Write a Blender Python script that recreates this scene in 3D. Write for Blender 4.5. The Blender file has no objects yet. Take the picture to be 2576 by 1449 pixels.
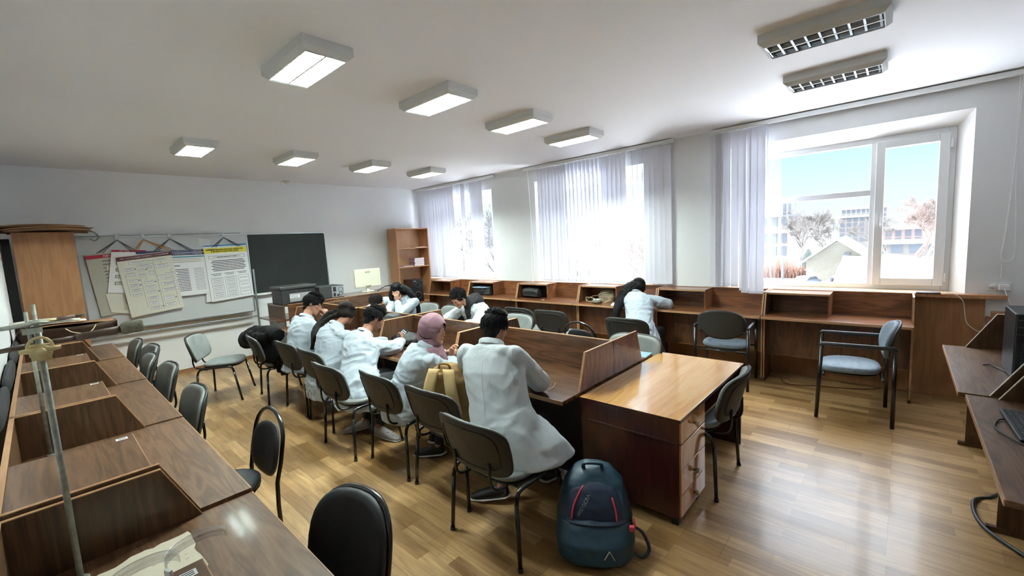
import bpy, bmesh, math, random
from math import sin, cos, pi, radians as R
from mathutils import Vector as V, Matrix, noise
random.seed(7)
S = bpy.context.scene
C = S.collection
# ---------------------------------------------------------------- camera
cd = bpy.data.cameras.new('camera'); cam = bpy.data.objects.new('camera', cd); C.objects.link(cam)
cd.sensor_width = 36; cd.lens = 1079.9/2576*36; cd.clip_start = .05; cd.clip_end = 800
rx = V((0.66792192, -0.74238149, -0.05244081)); dn = V((-0.11636026, -0.03457326, -0.99260515)); fw = V((0.73507864, 0.66908476, -0.10947594))
M = Matrix((rx, -dn, -fw)).transposed().to_4x4(); M.translation = V((0, 0, 1.8)); cam.matrix_world = M
S.camera = cam
S.view_settings.view_transform = 'Standard'; S.view_settings.look = 'None'; S.view_settings.gamma = 1
S.view_settings.exposure = 1.62
S.cycles.caustics_reflective = False; S.cycles.caustics_refractive = False
# ---------------------------------------------------------------- sky
w = bpy.data.worlds.new('sky'); S.world = w; w.use_nodes = True
nt = w.node_tree; bg = nt.nodes['Background']
tc = nt.nodes.new('ShaderNodeTexCoord'); sx = nt.nodes.new('ShaderNodeSeparateXYZ'); cr = nt.nodes.new('ShaderNodeValToRGB')
nt.links.new(tc.outputs['Generated'], sx.inputs[0]); nt.links.new(sx.outputs['Z'], cr.inputs[0]); nt.links.new(cr.outputs[0], bg.inputs[0])
e = cr.color_ramp.elements; e[0].position = 0.0; e[0].color = (.86, .95, 1, 1); e[1].position = .6; e[1].color = (16, 17, 19, 1)  # upper sky boosted far above the visible band, added to light the room
a = e.new(.06); a.color = (.74, .93, 1, 1); a = e.new(.2); a.color = (.43, .79, .98, 1); a = e.new(.36); a.color = (.6, .8, 1, 1)
bg.inputs[1].default_value = .43
sl = bpy.data.lights.new('winter_sun', 'SUN'); so = bpy.data.objects.new('winter_sun', sl); C.objects.link(so)
sl.energy = 4.2; sl.angle = .01; sl.color = (1, .95, .88)
so.rotation_euler = V((.22, -.8, -.5)).to_track_quat('-Z', 'Y').to_euler()
LAMP_EMIT = 215
# ---------------------------------------------------------------- materials
MT = {}
def hexc(c):
    c = [int(c[i:i+2], 16)/255 for i in (0, 2, 4)]
    return tuple(x/12.92 if x < .04045 else ((x+.055)/1.055)**2.4 for x in c) + (1,)
def base(name, col, rough=.5, metal=0, spec=.5, coat=0, emit=None, es=1):
    m = bpy.data.materials.new(name); m.use_nodes = True; b = m.node_tree.nodes['Principled BSDF']
    if isinstance(col, str): col = hexc(col)
    b.inputs['Base Color'].default_value = col; b.inputs['Roughness'].default_value = rough; b.inputs['Metallic'].default_value = metal
    b.inputs['Specular IOR Level'].default_value = spec; b.inputs['Coat Weight'].default_value = coat; b.inputs['Coat Roughness'].default_value = .08
    if emit: b.inputs['Emission Color'].default_value = hexc(emit) if isinstance(emit, str) else emit; b.inputs['Emission Strength'].default_value = es
    MT[name] = m; return m
def nodes(m): return m.node_tree, m.node_tree.nodes['Principled BSDF']
def bump(m, scale, strength, dist=.01, stretch=(1, 1, 1), detail=4, tex='noise'):
    t, b = nodes(m); c = t.nodes.new('ShaderNodeTexCoord'); mp = t.nodes.new('ShaderNodeMapping'); mp.inputs['Scale'].default_value = stretch
    n = t.nodes.new('ShaderNodeTexNoise' if tex == 'noise' else 'ShaderNodeTexVoronoi'); n.inputs['Scale'].default_value = scale
    if tex == 'noise': n.inputs['Detail'].default_value = detail
    bp = t.nodes.new('ShaderNodeBump'); bp.inputs['Strength'].default_value = strength; bp.inputs['Distance'].default_value = dist
    L = t.links.new; L(c.outputs['Object'], mp.inputs[0]); L(mp.outputs[0], n.inputs['Vector']); L(n.outputs[0], bp.inputs['Height']); L(bp.outputs[0], b.inputs['Normal'])
    return m
def mottled(name, c1, c2, scale=4, rough=.6, bmp=None, coords='Object', **k):
    m = base(name, c1, rough, **k); t, b = nodes(m)
    c = t.nodes.new('ShaderNodeTexCoord'); n = t.nodes.new('ShaderNodeTexNoise'); n.inputs['Scale'].default_value = scale; n.inputs['Detail'].default_value = 5
    r = t.nodes.new('ShaderNodeValToRGB'); r.color_ramp.elements[0].position = .35; r.color_ramp.elements[1].position = .65
    r.color_ramp.elements[0].color = hexc(c1); r.color_ramp.elements[1].color = hexc(c2)
    L = t.links.new; L(c.outputs[coords], n.inputs['Vector']); L(n.outputs[0], r.inputs[0]); L(r.outputs[0], b.inputs['Base Color'])
    if bmp: bump(m, *bmp)
    return m
def wood(name, cols, axis='Y', rough=.35, coat=.2, scale=1.0, swirl=.6):
    """laminate with streaks running along the axis"""
    m = base(name, cols[0], rough, coat=coat); t, b = nodes(m); L = t.links.new
    c = t.nodes.new('ShaderNodeTexCoord'); oi = t.nodes.new('ShaderNodeObjectInfo')
    ad = t.nodes.new('ShaderNodeVectorMath'); ad.operation = 'ADD'; L(c.outputs['Object'], ad.inputs[0]); L(oi.outputs['Location'], ad.inputs[1])
    mp = t.nodes.new('ShaderNodeMapping'); s = [9*scale]*3; s['XYZ'.index(axis)] = 1.1*scale; mp.inputs['Scale'].default_value = s; L(ad.outputs[0], mp.inputs[0])
    n1 = t.nodes.new('ShaderNodeTexNoise'); n1.inputs['Scale'].default_value = 1.3; n1.inputs['Detail'].default_value = 3; n1.inputs['Distortion'].default_value = swirl; L(mp.outputs[0], n1.inputs['Vector'])
    mu = t.nodes.new('ShaderNodeMath'); mu.operation = 'MULTIPLY'; mu.inputs[1].default_value = 9.0; L(n1.outputs[0], mu.inputs[0])
    fr = t.nodes.new('ShaderNodeMath'); fr.operation = 'PINGPONG'; fr.inputs[1].default_value = 1.0; L(mu.outputs[0], fr.inputs[0])
    mp2 = t.nodes.new('ShaderNodeMapping'); s = [160*scale]*3; s['XYZ'.index(axis)] = 5*scale; mp2.inputs['Scale'].default_value = s; L(ad.outputs[0], mp2.inputs[0])
    n2 = t.nodes.new('ShaderNodeTexNoise'); n2.inputs['Scale'].default_value = 1; n2.inputs['Detail'].default_value = 2; L(mp2.outputs[0], n2.inputs['Vector'])
    mx = t.nodes.new('ShaderNodeMix'); mx.inputs[0].default_value = .55; L(fr.outputs[0], mx.inputs[2]); L(n2.outputs[0], mx.inputs[3])
    r = t.nodes.new('ShaderNodeValToRGB'); el = r.color_ramp.elements; el[0].position = .2; el[1].position = .85
    el[0].color = hexc(cols[0]); el[1].color = hexc(cols[-1])
    if len(cols) == 3: q = el.new(.5); q.color = hexc(cols[1])
    L(mx.outputs[0], r.inputs[0]); L(r.outputs[0], b.inputs['Base Color'])
    bp = t.nodes.new('ShaderNodeBump'); bp.inputs['Strength'].default_value = .12; bp.inputs['Distance'].default_value = .002; L(n2.outputs[0], bp.inputs['Height']); L(bp.outputs[0], b.inputs['Normal']); return m
wall_m = mottled('wall_paint', 'eaeced', 'eef0f0', 1.5, .85)
bump(wall_m, 60, .12, .004)
ceil_m = mottled('ceiling_paint', 'f0f1f2', 'f3f4f5', .6, .8)
plaster_m = base('reveal_plaster', 'ecebe8', .6)
pvc = base('window_pvc', 'eceeee', .3)
# floor: strip parquet
fl = base('parquet_floor', 'c79d6b', .33, coat=.12); t, b = nodes(fl); L = t.links.new
c = t.nodes.new('ShaderNodeTexCoord'); mp = t.nodes.new('ShaderNodeMapping'); mp.inputs['Rotation'].default_value = (0, 0, pi/2); L(c.outputs['Object'], mp.inputs[0])
br = t.nodes.new('ShaderNodeTexBrick'); br.offset = .37; br.offset_frequency = 3; br.squash = 1; br.inputs['Scale'].default_value = 1
br.inputs['Brick Width'].default_value = .46; br.inputs['Row Height'].default_value = .085; br.inputs['Mortar Size'].default_value = .0009
br.inputs['Color1'].default_value = hexc('8d6a3e'); br.inputs['Color2'].default_value = hexc('c6a271'); br.inputs['Mortar'].default_value = hexc('8e6a42'); br.inputs['Mortar Smooth'].default_value = .6
L(mp.outputs[0], br.inputs['Vector'])
mp2 = t.nodes.new('ShaderNodeMapping'); mp2.inputs['Scale'].default_value = (26, 2.2, 1); L(c.outputs['Object'], mp2.inputs[0])
n = t.nodes.new('ShaderNodeTexNoise'); n.inputs['Scale'].default_value = 1.5; n.inputs['Detail'].default_value = 6; n.inputs['Distortion'].default_value = .8; L(mp2.outputs[0], n.inputs['Vector'])
r = t.nodes.new('ShaderNodeValToRGB'); r.color_ramp.elements[0].position = .3; r.color_ramp.elements[1].position = .7; r.color_ramp.elements[0].color = (.7, .66, .6, 1); r.color_ramp.elements[1].color = (1.08, 1.08, 1.08, 1); L(n.outputs[0], r.inputs[0])
mx = t.nodes.new('ShaderNodeMix'); mx.data_type = 'RGBA'; mx.blend_type = 'MULTIPLY'; mx.inputs[0].default_value = 1; L(br.outputs[0], mx.inputs[6]); L(r.outputs[0], mx.inputs[7])
# wide board seams
b2 = t.nodes.new('ShaderNodeTexBrick'); b2.offset = .5; b2.inputs['Scale'].default_value = 1; b2.inputs['Brick Width'].default_value = 1.38; b2.inputs['Row Height'].default_value = .234; b2.inputs['Mortar Size'].default_value = .0012
b2.inputs['Color1'].default_value = (1, 1, 1, 1); b2.inputs['Color2'].default_value = (1, 1, 1, 1); b2.inputs['Mortar'].default_value = (.45, .38, .3, 1); L(mp.outputs[0], b2.inputs['Vector'])
mx2 = t.nodes.new('ShaderNodeMix'); mx2.data_type = 'RGBA'; mx2.blend_type = 'MULTIPLY'; mx2.inputs[0].default_value = 1; L(mx.outputs[2], mx2.inputs[6]); L(b2.outputs[0], mx2.inputs[7]); L(mx2.outputs[2], b.inputs['Base Color'])
b.inputs['Roughness'].default_value = .33
WAL = ['4a321c', '63452d', '76593f']
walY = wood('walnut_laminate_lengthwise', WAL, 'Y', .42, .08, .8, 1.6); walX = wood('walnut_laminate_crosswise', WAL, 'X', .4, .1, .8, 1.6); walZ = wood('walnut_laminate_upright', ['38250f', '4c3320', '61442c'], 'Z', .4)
edge_m = wood('light_edge_band', ['a37a56', 'b58d66'], 'Y', .45, 0)
redY = wood('reddish_walnut_lengthwise', ['402a1a', '543825', '66452e'], 'Y', .25, .4)
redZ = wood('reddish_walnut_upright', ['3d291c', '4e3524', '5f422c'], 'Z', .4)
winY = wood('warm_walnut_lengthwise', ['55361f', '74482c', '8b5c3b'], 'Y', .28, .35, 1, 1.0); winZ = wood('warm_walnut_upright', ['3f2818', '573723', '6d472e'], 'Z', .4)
redX = wood('reddish_walnut_crosswise', ['402a1a', '543825', '66452e'], 'X', .25, .4)
hole_board = wood('pinkish_walnut_upright', ['5b3d32', '75524a', '86625a'], 'Z', .35, .3, 1.6, .2)
beech = wood('beech_laminate_upright', ['a9764f', 'b68259', 'bf8d63'], 'Z', .5, 0, .8)
beechd = wood('brown_beech_panel', ['9c6d49', 'a87850', 'b2835b'], 'Z', .5, 0, .8)
honey = wood('honey_varnish', ['c58a44', 'd79f56', 'dfae69'], 'X', .12, .8, .7, .2)
mahog = wood('mahogany_veneer', ['2c0f0d', '3a1512', '461c16'], 'Z', .3, .3, 1.4, .1)
drawerf = wood('orange_drawer_veneer', ['b0703c', 'c98a50', 'd69a60'], 'Z', .1, .9, .8, .2)
blackp = base('black_plastic', '1b1c1e', .5); blackp2 = base('charcoal_plastic', '2b2c2c', .55); gloss = base('black_enamel_tube', '141518', .22, spec=.6)
shellm = base('chair_back_shell', '232322', .55); bump(shellm, 90, .15, .002)
leath = mottled('grey_leatherette', '737876', '808583', 8, .5); bump(leath, 200, .15, .001)
leathd = mottled('dark_leatherette', '1c1f24', '24272d', 8, .55)
bluegrey = mottled('blue_grey_fabric', '6b7783', '7a8690', 30, .8)
alu = base('aluminium', 'b9bdc0', .35, metal=.8); steel = base('zinc_steel', '8d9088', .45, metal=.7); white_e = base('white_enamel', 'e9ebea', .3)
wbm = base('whiteboard_surface', 'c9ccce', .25); bbm = mottled('blackboard_surface', '0f1413', '161c1a', 3, .75)
whitep = base('white_paper', 'e6e7e8', .8); cream = base('cream_board', 'd6d4c6', .7); ivory = base('ivory_plastic', 'd9d8c2', .4)
redi = base('red_ink', 'a8253a', .7); maroon = base('maroon_ink', '5e2a30', .7); navy = base('navy_ink', '25305e', .7); yell = base('yellow_ink', 'ded34e', .7)
inkm = base('black_ink', '2a2b30', .8); blu = base('blue_ink', '4a8fc0', .7); textw = base('white_ink', 'e8e8ea', .8); lil = base('lilac_table_tint', 'd3d4e3', .8); tealm = base('teal_ink', '5f93a5', .7)
glassm = bpy.data.materials.new('window_glass'); glassm.use_nodes = True; t = glassm.node_tree
g1 = t.nodes.new('ShaderNodeBsdfTransparent'); g2 = t.nodes.new('ShaderNodeBsdfGlossy'); g2.inputs['Roughness'].default_value = .01; mxs = t.nodes.new('ShaderNodeMixShader'); mxs.inputs[0].default_value = .05
t.links.new(g1.outputs[0], mxs.inputs[1]); t.links.new(g2.outputs[0], mxs.inputs[2]); t.links.new(mxs.outputs[0], t.nodes['Material Output'].inputs[0]); g1.inputs[0].default_value = (.97, .985, .98, 1)
# blind fabric: translucent
blindm = bpy.data.materials.new('blind_fabric'); blindm.use_nodes = True; t = blindm.node_tree
d1 = t.nodes.new('ShaderNodeBsdfDiffuse'); d1.inputs[0].default_value = hexc('e6e6ee'); d2 = t.nodes.new('ShaderNodeBsdfTranslucent'); d2.inputs[0].default_value = hexc('dfe3f0'); mxs = t.nodes.new('ShaderNodeMixShader'); mxs.inputs[0].default_value = .08
t.links.new(d1.outputs[0], mxs.inputs[1]); t.links.new(d2.outputs[0], mxs.inputs[2]); t.links.new(mxs.outputs[0], t.nodes['Material Output'].inputs[0])
# ---------------------------------------------------------------- mesh helpers
class MB:
    def __init__(s): s.v = []; s.f = []; s.m = []; s.cur = 0; s.sm = []; s.smooth = False
    def add(s, vs, fs, smooth=None):
        o = len(s.v); s.v += [V(p) for p in vs]; s.f += [tuple(i+o for i in f) for f in fs]; s.m += [s.cur]*len(fs); s.sm += [s.smooth if smooth is None else smooth]*len(fs); return s
    def box(s, x0, x1, y0, y1, z0, z1, mat=None):
        p = [(x, y, z) for x in (x0, x1) for y in (y0, y1) for z in (z0, z1)]
        if mat: p = [mat @ V(q) for q in p]
        return s.add(p, [(0, 1, 3, 2), (4, 6, 7, 5), (0, 4, 5, 1), (2, 3, 7, 6), (0, 2, 6, 4), (1, 5, 7, 3)], False)
    def prism(s, pts, axis, a0, a1):
        """pts: 2D outline in the other two axes"""
        k = 'XYZ'.index(axis); n = len(pts)
        def mk(p, a): q = list(p); q.insert(k, a); return tuple(q)
        return s.add([mk(p, a0) for p in pts]+[mk(p, a1) for p in pts], [tuple(range(n))[::-1], tuple(range(n, 2*n))]+[(i, (i+1) % n, (i+1) % n+n, i+n) for i in range(n)], False)
    def poly(s, pts): return s.add(pts, [tuple(range(len(pts)))], False)
    def tube(s, pts, r, n=10, closed=False, cap=True):
        pts = [V(p) for p in pts]; k = len(pts); rs = r if isinstance(r, (list, tuple)) else [r]*k
        T = []
        for i in range(k):
            a = pts[(i-1) % k] if (closed or i > 0) else pts[i]; b = pts[(i+1) % k] if (closed or i < k-1) else pts[i]; T.append((b-a).normalized())
        u = T[0].orthogonal().normalized(); vs = []
        for i in range(k):
            u = (u-T[i]*u.dot(T[i])); u = u.normalized() if u.length > 1e-6 else T[i].orthogonal().normalized(); w_ = T[i].cross(u)
            vs += [pts[i]+(u*cos(2*pi*j/n)+w_*sin(2*pi*j/n))*rs[i] for j in range(n)]
        fs = []
        for i in range(k if closed else k-1):
            i2 = (i+1) % k
            fs += [(i*n+j, i*n+(j+1) % n, i2*n+(j+1) % n, i2*n+j) for j in range(n)]
        if cap and not closed: fs += [tuple(range(n))[::-1], tuple(range((k-1)*n, k*n))]
        return s.add(vs, fs, True)
    def loft(s, rings, n=20, cap=True, sup=1.0):
        """rings: (center, u, v) ellipses; sup<1 gives squarer sections"""
        vs = []
        for c_, u, v_ in rings:
            for j in range(n):
                a_ = 2*pi*j/n; cx, sy = cos(a_), sin(a_)
                cx = math.copysign(abs(cx)**sup, cx); sy = math.copysign(abs(sy)**sup, sy); vs.append(V(c_)+V(u)*cx+V(v_)*sy)
        k = len(rings); fs = [(i*n+j, i*n+(j+1) % n, (i+1)*n+(j+1) % n, (i+1)*n+j) for i in range(k-1) for j in range(n)]
        if cap: fs += [tuple(range(n))[::-1], tuple(range((k-1)*n, k*n))]
        return s.add(vs, fs, True)
    def ell(s, c_, r, rot=None, n=16, m_=10):
        rot = rot or Matrix.Identity(3); r = r if hasattr(r, '__len__') else (r, r, r)
        rings = []
        for i in range(1, m_):
            a_ = pi*i/m_; z = -cos(a_)*r[2]; k = sin(a_); rings.append((V(c_)+rot @ V((0, 0, z)), rot @ V((r[0]*k, 0, 0)), rot @ V((0, r[1]*k, 0))))
        return s.loft(rings, n)
    def grid(s, fn, nu, nv, smooth=True):
        return s.add([fn(i/nu, j/nv) for i in range(nu+1) for j in range(nv+1)], [(i*(nv+1)+j, (i+1)*(nv+1)+j, (i+1)*(nv+1)+j+1, i*(nv+1)+j+1) for i in range(nu) for j in range(nv)], smooth)
    def mesh(s, name, mats):
        me = bpy.data.meshes.new(name); me.from_pydata([tuple(p) for p in s.v], [], s.f)
        for m in (mats if isinstance(mats, (list, tuple)) else [mats]): me.materials.append(m)
        me.polygons.foreach_set('material_index', s.m); me.polygons.foreach_set('use_smooth', s.sm)
        bm = bmesh.new(); bm.from_mesh(me); bmesh.ops.recalc_face_normals(bm, faces=bm.faces); bm.to_mesh(me); bm.free(); return me
    def build(s, name, mats, parent=None, world=False, bev=0, thick=0, sub=0):
        me = s.mesh(name, mats)
        if parent and world:
            o_ = V(parent.location) if not parent.parent else V(parent.location)+V(parent.parent.location)
            for v_ in me.vertices: v_.co -= o_
        o = bpy.data.objects.new(name, me); C.objects.link(o)
        if parent: o.parent = parent
        if bev: q = o.modifiers.new('b', 'BEVEL'); q.width = bev; q.segments = 2; q.limit_method = 'ANGLE'
        if thick: q = o.modifiers.new('t', 'SOLIDIFY'); q.thickness = thick; q.offset = 0
        if sub: q = o.modifiers.new('s', 'SUBSURF'); q.levels = sub; q.render_levels = sub
        return o
def tag(o, label=None, cat=None, group=None, kind=None):
    if label: o['label'] = label
    if cat: o['category'] = cat
    if group: o['group'] = group
    if kind: o['kind'] = kind
    return o
def thing(name, loc, label, cat, rz=0, group=None):
    o = bpy.data.objects.new(name, None); C.objects.link(o); o.location = loc; o.rotation_euler = (0, 0, rz); o.empty_display_size = .1
    return tag(o, label, cat, group)
def one(mb, name, mats, loc, label, cat, rz=0, group=None, **k):
    """a thing that is one mesh, its vertices given about loc"""
    o = mb.build(name, mats, **k); o.location = loc; o.rotation_euler = (0, 0, rz); return tag(o, label, cat, group)
def struct(o): o['kind'] = 'structure'; return o
KIDS = {}
def dup(root, loc, rz, label, group=None):
    r_ = root.copy(); C.objects.link(r_); r_.location = loc; r_.rotation_euler = (0, 0, rz); r_['label'] = label
    if group: r_['group'] = group
    for ch in [o for o in C.objects if o.parent == root]:
        c_ = ch.copy(); C.objects.link(c_); c_.parent = r_
        for g in [o for o in C.objects if o.parent == ch]: d_ = g.copy(); C.objects.link(d_); d_.parent = c_
    return r_
def text(s_, size, mat, name='lettering', ext=.0006):
    cu = bpy.data.curves.new(name, 'FONT'); cu.body = s_; cu.size = size; cu.extrude = ext; cu.align_x = 'CENTER'; cu.align_y = 'CENTER'; cu.resolution_u = 3
    o = bpy.data.objects.new(name, cu); C.objects.link(o); dg = bpy.context.evaluated_depsgraph_get(); me = bpy.data.meshes.new_from_object(o.evaluated_get(dg))
    bpy.data.objects.remove(o); me.materials.clear(); me.materials.append(mat); return me
def add_text(mb, s_, size, fn, mi=0, bold=0):
    """append flat text to a mesh builder; fn maps (x, y) to a 3D point"""
    me = text(s_, size, inkm, ext=0); o = mb.cur; mb.cur = mi
    if bold:
        for dx, dy in ((-bold, 0), (bold, 0), (0, bold), (0, -bold)): mb.add([fn(v.co.x+dx, v.co.y+dy) for v in me.vertices], [tuple(p.vertices) for p in me.polygons], False)
    else: mb.add([fn(v.co.x, v.co.y) for v in me.vertices], [tuple(p.vertices) for p in me.polygons], False)
    mb.cur = o; bpy.data.meshes.remove(me)
def arc(p0, p1, p2, n=8):
    p0, p1, p2 = V(p0), V(p1), V(p2); return [p0*(1-t_)**2+p1*2*t_*(1-t_)+p2*t_*t_ for t_ in [i/n for i in range(n+1)]]
def spline(pts, n=6):
    pts = [V(p) for p in pts]; out = []
    for i in range(len(pts)-1):
        p0 = pts[max(i-1, 0)]; p1 = pts[i]; p2 = pts[i+1]; p3 = pts[min(i+2, len(pts)-1)]
        for j in range(n):
            t_ = j/n; out.append(.5*((2*p1)+(p2-p0)*t_+(2*p0-5*p1+4*p2-p3)*t_*t_+(3*p1-p0-3*p2+p3)*t_**3))
    return out+[pts[-1]]
# ---------------------------------------------------------------- room
XW, XL, YB, YN, H = 6.05, -.25, 8.33, -2.0, 3.065
struct(MB().box(XL-.2, XW+.4, YN-.2, YB+.2, -.2, 0).build('floor', fl))
struct(MB().box(XL-.2, XW+.4, YN-.2, YB+.2, H, H+.2).build('ceiling', ceil_m))
struct(MB().box(XL, XW+.35, YB, YB+.2, 0, H).build('wall_back', wall_m))
struct(MB().box(XL-.2, XL, YN-.2, YB+.2, 0, H).build('wall_left', wall_m))
struct(MB().box(XL, XW+.35, YN-.2, YN, 0, H).build('wall_near', wall_m))
WIN = [5.91, 2.70, -.48]          # right edge of each opening (seen from inside)
WW, ZS, ZT = 2.14, 1.05, 2.81; XF = 6.27
mb = MB(); prev = YN
for y0 in sorted(WIN):
    mb.box(XW, XW+.35, prev, y0, 0, H); mb.box(XW, XW+.35, y0, y0+WW, 0, ZS); mb.box(XW, XW+.35, y0, y0+WW, ZT, H); prev = y0+WW
mb.box(XW, XW+.35, prev, YB, 0, H); struct(mb.build('wall_right', wall_m))
def make_window(k, y0):
    y1 = y0+WW; root = thing('window_%d' % k, (XF, y0+WW/2, ZS), None, None); struct(root)
    a0, a1, z0, z1 = y0+.1, y1-.1, 1.088, 2.70
    m = MB()   # splayed plaster reveal
    m.poly([(XW-.002, y0, ZS), (XW-.002, y0, ZT), (XF, a0, z1), (XF, a0, z0-.038)]); m.poly([(XW-.002, y1, ZS), (XF, a1, z0-.038), (XF, a1, z1), (XW-.002, y1, ZT)]); m.poly([(XW-.002, y0, ZT), (XW-.002, y1, ZT), (XF, a1, z1), (XF, a0, z1)])
    m.box(XF+.065, XF+.13, y0, a0+.002, ZS, ZT); m.box(XF+.065, XF+.13, a1-.002, y1, ZS, ZT); m.box(XF+.065, XF+.13, a0, a1, z1-.002, ZT)
    m.build('reveal', plaster_m, root, world=True)
    def ring(m, ya, yb, za, zb, t_, x0, x1):
        m.box(x0, x1, ya, ya+t_, za, zb); m.box(x0, x1, yb-t_, yb, za, zb); m.box(x0, x1, ya+t_, yb-t_, za, za+t_); m.box(x0, x1, ya+t_, yb-t_, zb-t_, zb)
    m = MB(); ring(m, a0, a1, z0-.038, z1, .06, XF, XF+.07); ym = a0+.60
    m.box(XF+.002, XF+.068, ym, ym+.055, z0+.015, z1-.058); m.box(XF-.004, XF+.07, ym+.055, a1-.06, 2.085, 2.15); m.build('window_frame', pvc, root, world=True, bev=.004)
    s_ = MB(); ring(s_, a0+.045, ym+.012, z0+.01, z1-.05, .078, XF-.028, XF+.04); sa = s_.build('sash', pvc, root, world=True, bev=.006)
    h_ = MB(); h_.box(-.012, 0, -.014, .014, -.035, .035); h_.box(-.035, -.02, -.009, .009, -.11, .012); h_.box(-.03, 0, -.009, .009, -.01, .012)
    ho = h_.build('window_handle', pvc, root); ho.location = V((XF-.028, ym-.03, 1.86))-V(root.location)
    hg = MB()
    for z in (z0+.1, z1-.16): hg.box(XF-.036, XF-.01, a0+.026, a0+.044, z-.045, z+.045)
    hg.build('hinge', white_e, root, world=True, bev=.004)
    g = MB(); g.box(XF+.02, XF+.024, a0+.1, ym-.05, z0+.08, z1-.12); g.box(XF+.03, XF+.034, ym+.055, a1-.06, z0, 2.09); g.box(XF+.03, XF+.034, ym+.055, a1-.06, 2.148, z1-.06)
    g.build('pane', glassm, root, world=True)
    s_ = MB().box(XW-.03, XF+.01, y0-.08, y1+.08, ZS-.035, ZS); s_.box(XW-.0, XF+.01, y0-.0, y1+.0, ZS-.02, ZS+.001)
    s_.build('window_sill', base('sill_wood%d' % k, 'c8a683', .35, coat=.3), root, world=True, bev=.004)
for k, y0 in enumerate(WIN): make_window(k+1, y0)
struct(MB().box(XW-.02, XW, -1.9, 8.3, 0, .075).build('baseboard_right', beechd)); struct(MB().box(XL, XW-.021, YB-.018, YB, 0, .06).build('baseboard_back', base('brown_skirting', '8a6240', .5)))
struct(MB().box(XL, XL+.018, YN, YB-.02, 0, .06).build('baseboard_left', MT['brown_skirting']))
# casing right of the last window desk
m = MB().box(XW-.016, XW-.001, -.62, 7.8, .075, 1.01); struct(m.build('trim_1', beechd))
m = MB().box(XW-.10, XW-.001, -.75, -.12, 1.016, 1.055); m2 = m; struct(m2.build('trim_2', beech, bev=.004))
m = MB().box(XW-.13, XW-.001, -1.9, -.66, .84, .895); m.box(XW-.03, XW-.001, -1.9, -.63, 0.076, .84); struct(m.build('trim_3', beechd, bev=.004))
# curtain cord channel hook on the ceiling near the back wall
d_ = thing('smoke_detector', (3.16, 8.16, H), 'small cream smoke detector with a dangling wire on the ceiling by the back wall', 'smoke detector')
m = MB().loft([((0, 0, 0), (.055, 0, 0), (0, .055, 0)), ((0, 0, -.02), (.052, 0, 0), (0, .052, 0)), ((0, 0, -.045), (.03, 0, 0), (0, .03, 0))]); m.build('detector_body', ivory, d_)
MB().tube([(-.05, 0, -.004), (-.1, 0, -.01), (-.105, 0, -.06), (-.09, 0, -.1)], .004, 6).build('wire', ivory, d_)
# ---------------------------------------------------------------- ceiling lamps
lampm = base('lamp_housing', 'd6d9d8', .5); louv = base('louvre_metal', 'd4ddd8', .22, metal=.55); louv2 = base('dark_louvre_metal', '8f969b', .1, metal=.9)
tube_on = base('tube_glow', 'ffffff', .5, emit=(.88, 1.0, .95, 1), es=LAMP_EMIT); tube_off = base('tube_unlit', 'e9ecec', .3)
def make_lamp(label, on):
    r_ = thing('ceiling_lamp', (0, 0, H), label, 'lamp', group='lit ceiling lamps with two rows of louvres' if on else 'unlit ceiling lamps near the window')
    hx, hy, h = .161, .335, .08; ix, iy = .128, .302; m = MB()
    prof = [(hx, 0), (hx, -.055), (hx-.028, -h), (ix, -h), (ix, -.02)]
    rings = [[(-a_, -(a_-hx+hy), z), (a_, -(a_-hx+hy), z), (a_, (a_-hx+hy), z), (-a_, (a_-hx+hy), z)] for a_, z in prof]
    for i in range(4):
        for j in range(4): m.poly([rings[i][j], rings[i][(j+1) % 4], rings[i+1][(j+1) % 4], rings[i+1][j]])
    m.poly(rings[4]); m.box(-.006, .006, -(ix-hx+hy), ix-hx+hy, -h, -.03); m.build('housing', lampm, r_)
    iy = ix-hx+hy; l = MB()
    for cxx in (-.064, .064):
        for sg in (-1, 1):   # parabolic side reflectors
            l.grid(lambda u, v: (cxx+sg*(.063-.026*(1-u)**2), -iy+.004+(2*iy-.008)*v, -.024-.054*u), 4, 1)
        for k in range(9):
            y = -iy+.01+(2*iy-.02)*k/8
            l.add([(cxx-.062, y-.001, -.079), (cxx+.062, y-.001, -.079), (cxx+.043, y-.0005, -.04), (cxx-.043, y-.0005, -.04), (cxx-.062, y+.011, -.079), (cxx+.062, y+.011, -.079), (cxx+.043, y+.001, -.04), (cxx-.043, y+.001, -.04)], [(0, 1, 2, 3), (4, 7, 6, 5), (0, 4, 5, 1), (2, 6, 7, 3), (0, 3, 7, 4), (1, 5, 6, 2)], False)
    l.build('louvre', louv if on else louv2, r_)
    m = MB().tube([(-ix, -iy, -h-.001), (ix, -iy, -h-.001), (ix, iy, -h-.001), (-ix, iy, -h-.001)], .004, 6, closed=True); m.build('trim', white_e, r_)
    for cxx in (-.064, .064): MB().tube([(cxx, -iy+.02, -.042), (cxx, iy-.02, -.042)], .012, 8).build('fluorescent_tube', tube_on if on else tube_off, r_)
    return r_
LX = [1.345, 2.465, 3.565, 4.64]; names = ['first', 'second', 'third', 'fourth']
lp = make_lamp('x', True); lo = make_lamp('y', False); u1 = u2 = False
for row, y in (('far', 6.0), ('middle', 3.0)):
    for i, x in enumerate(LX):
        y_ = y-.04+.035*i; lab = 'lit white louvred ceiling lamp, %s from the left in the %s row' % (names[i], row)
        if u1: dup(lp, (x, y_, H), 0, lab)
        else: lp.location = (x, y_, H); lp['label'] = lab; u1 = True
lo.location = (LX[2]-.03, .42, H); lo['label'] = 'large unlit louvred ceiling lamp cut by the top edge of the photo'
dup(lo, (LX[3]-.04, .46, H), 0, 'unlit louvred ceiling lamp with dark cells next to the window rail')
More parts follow.
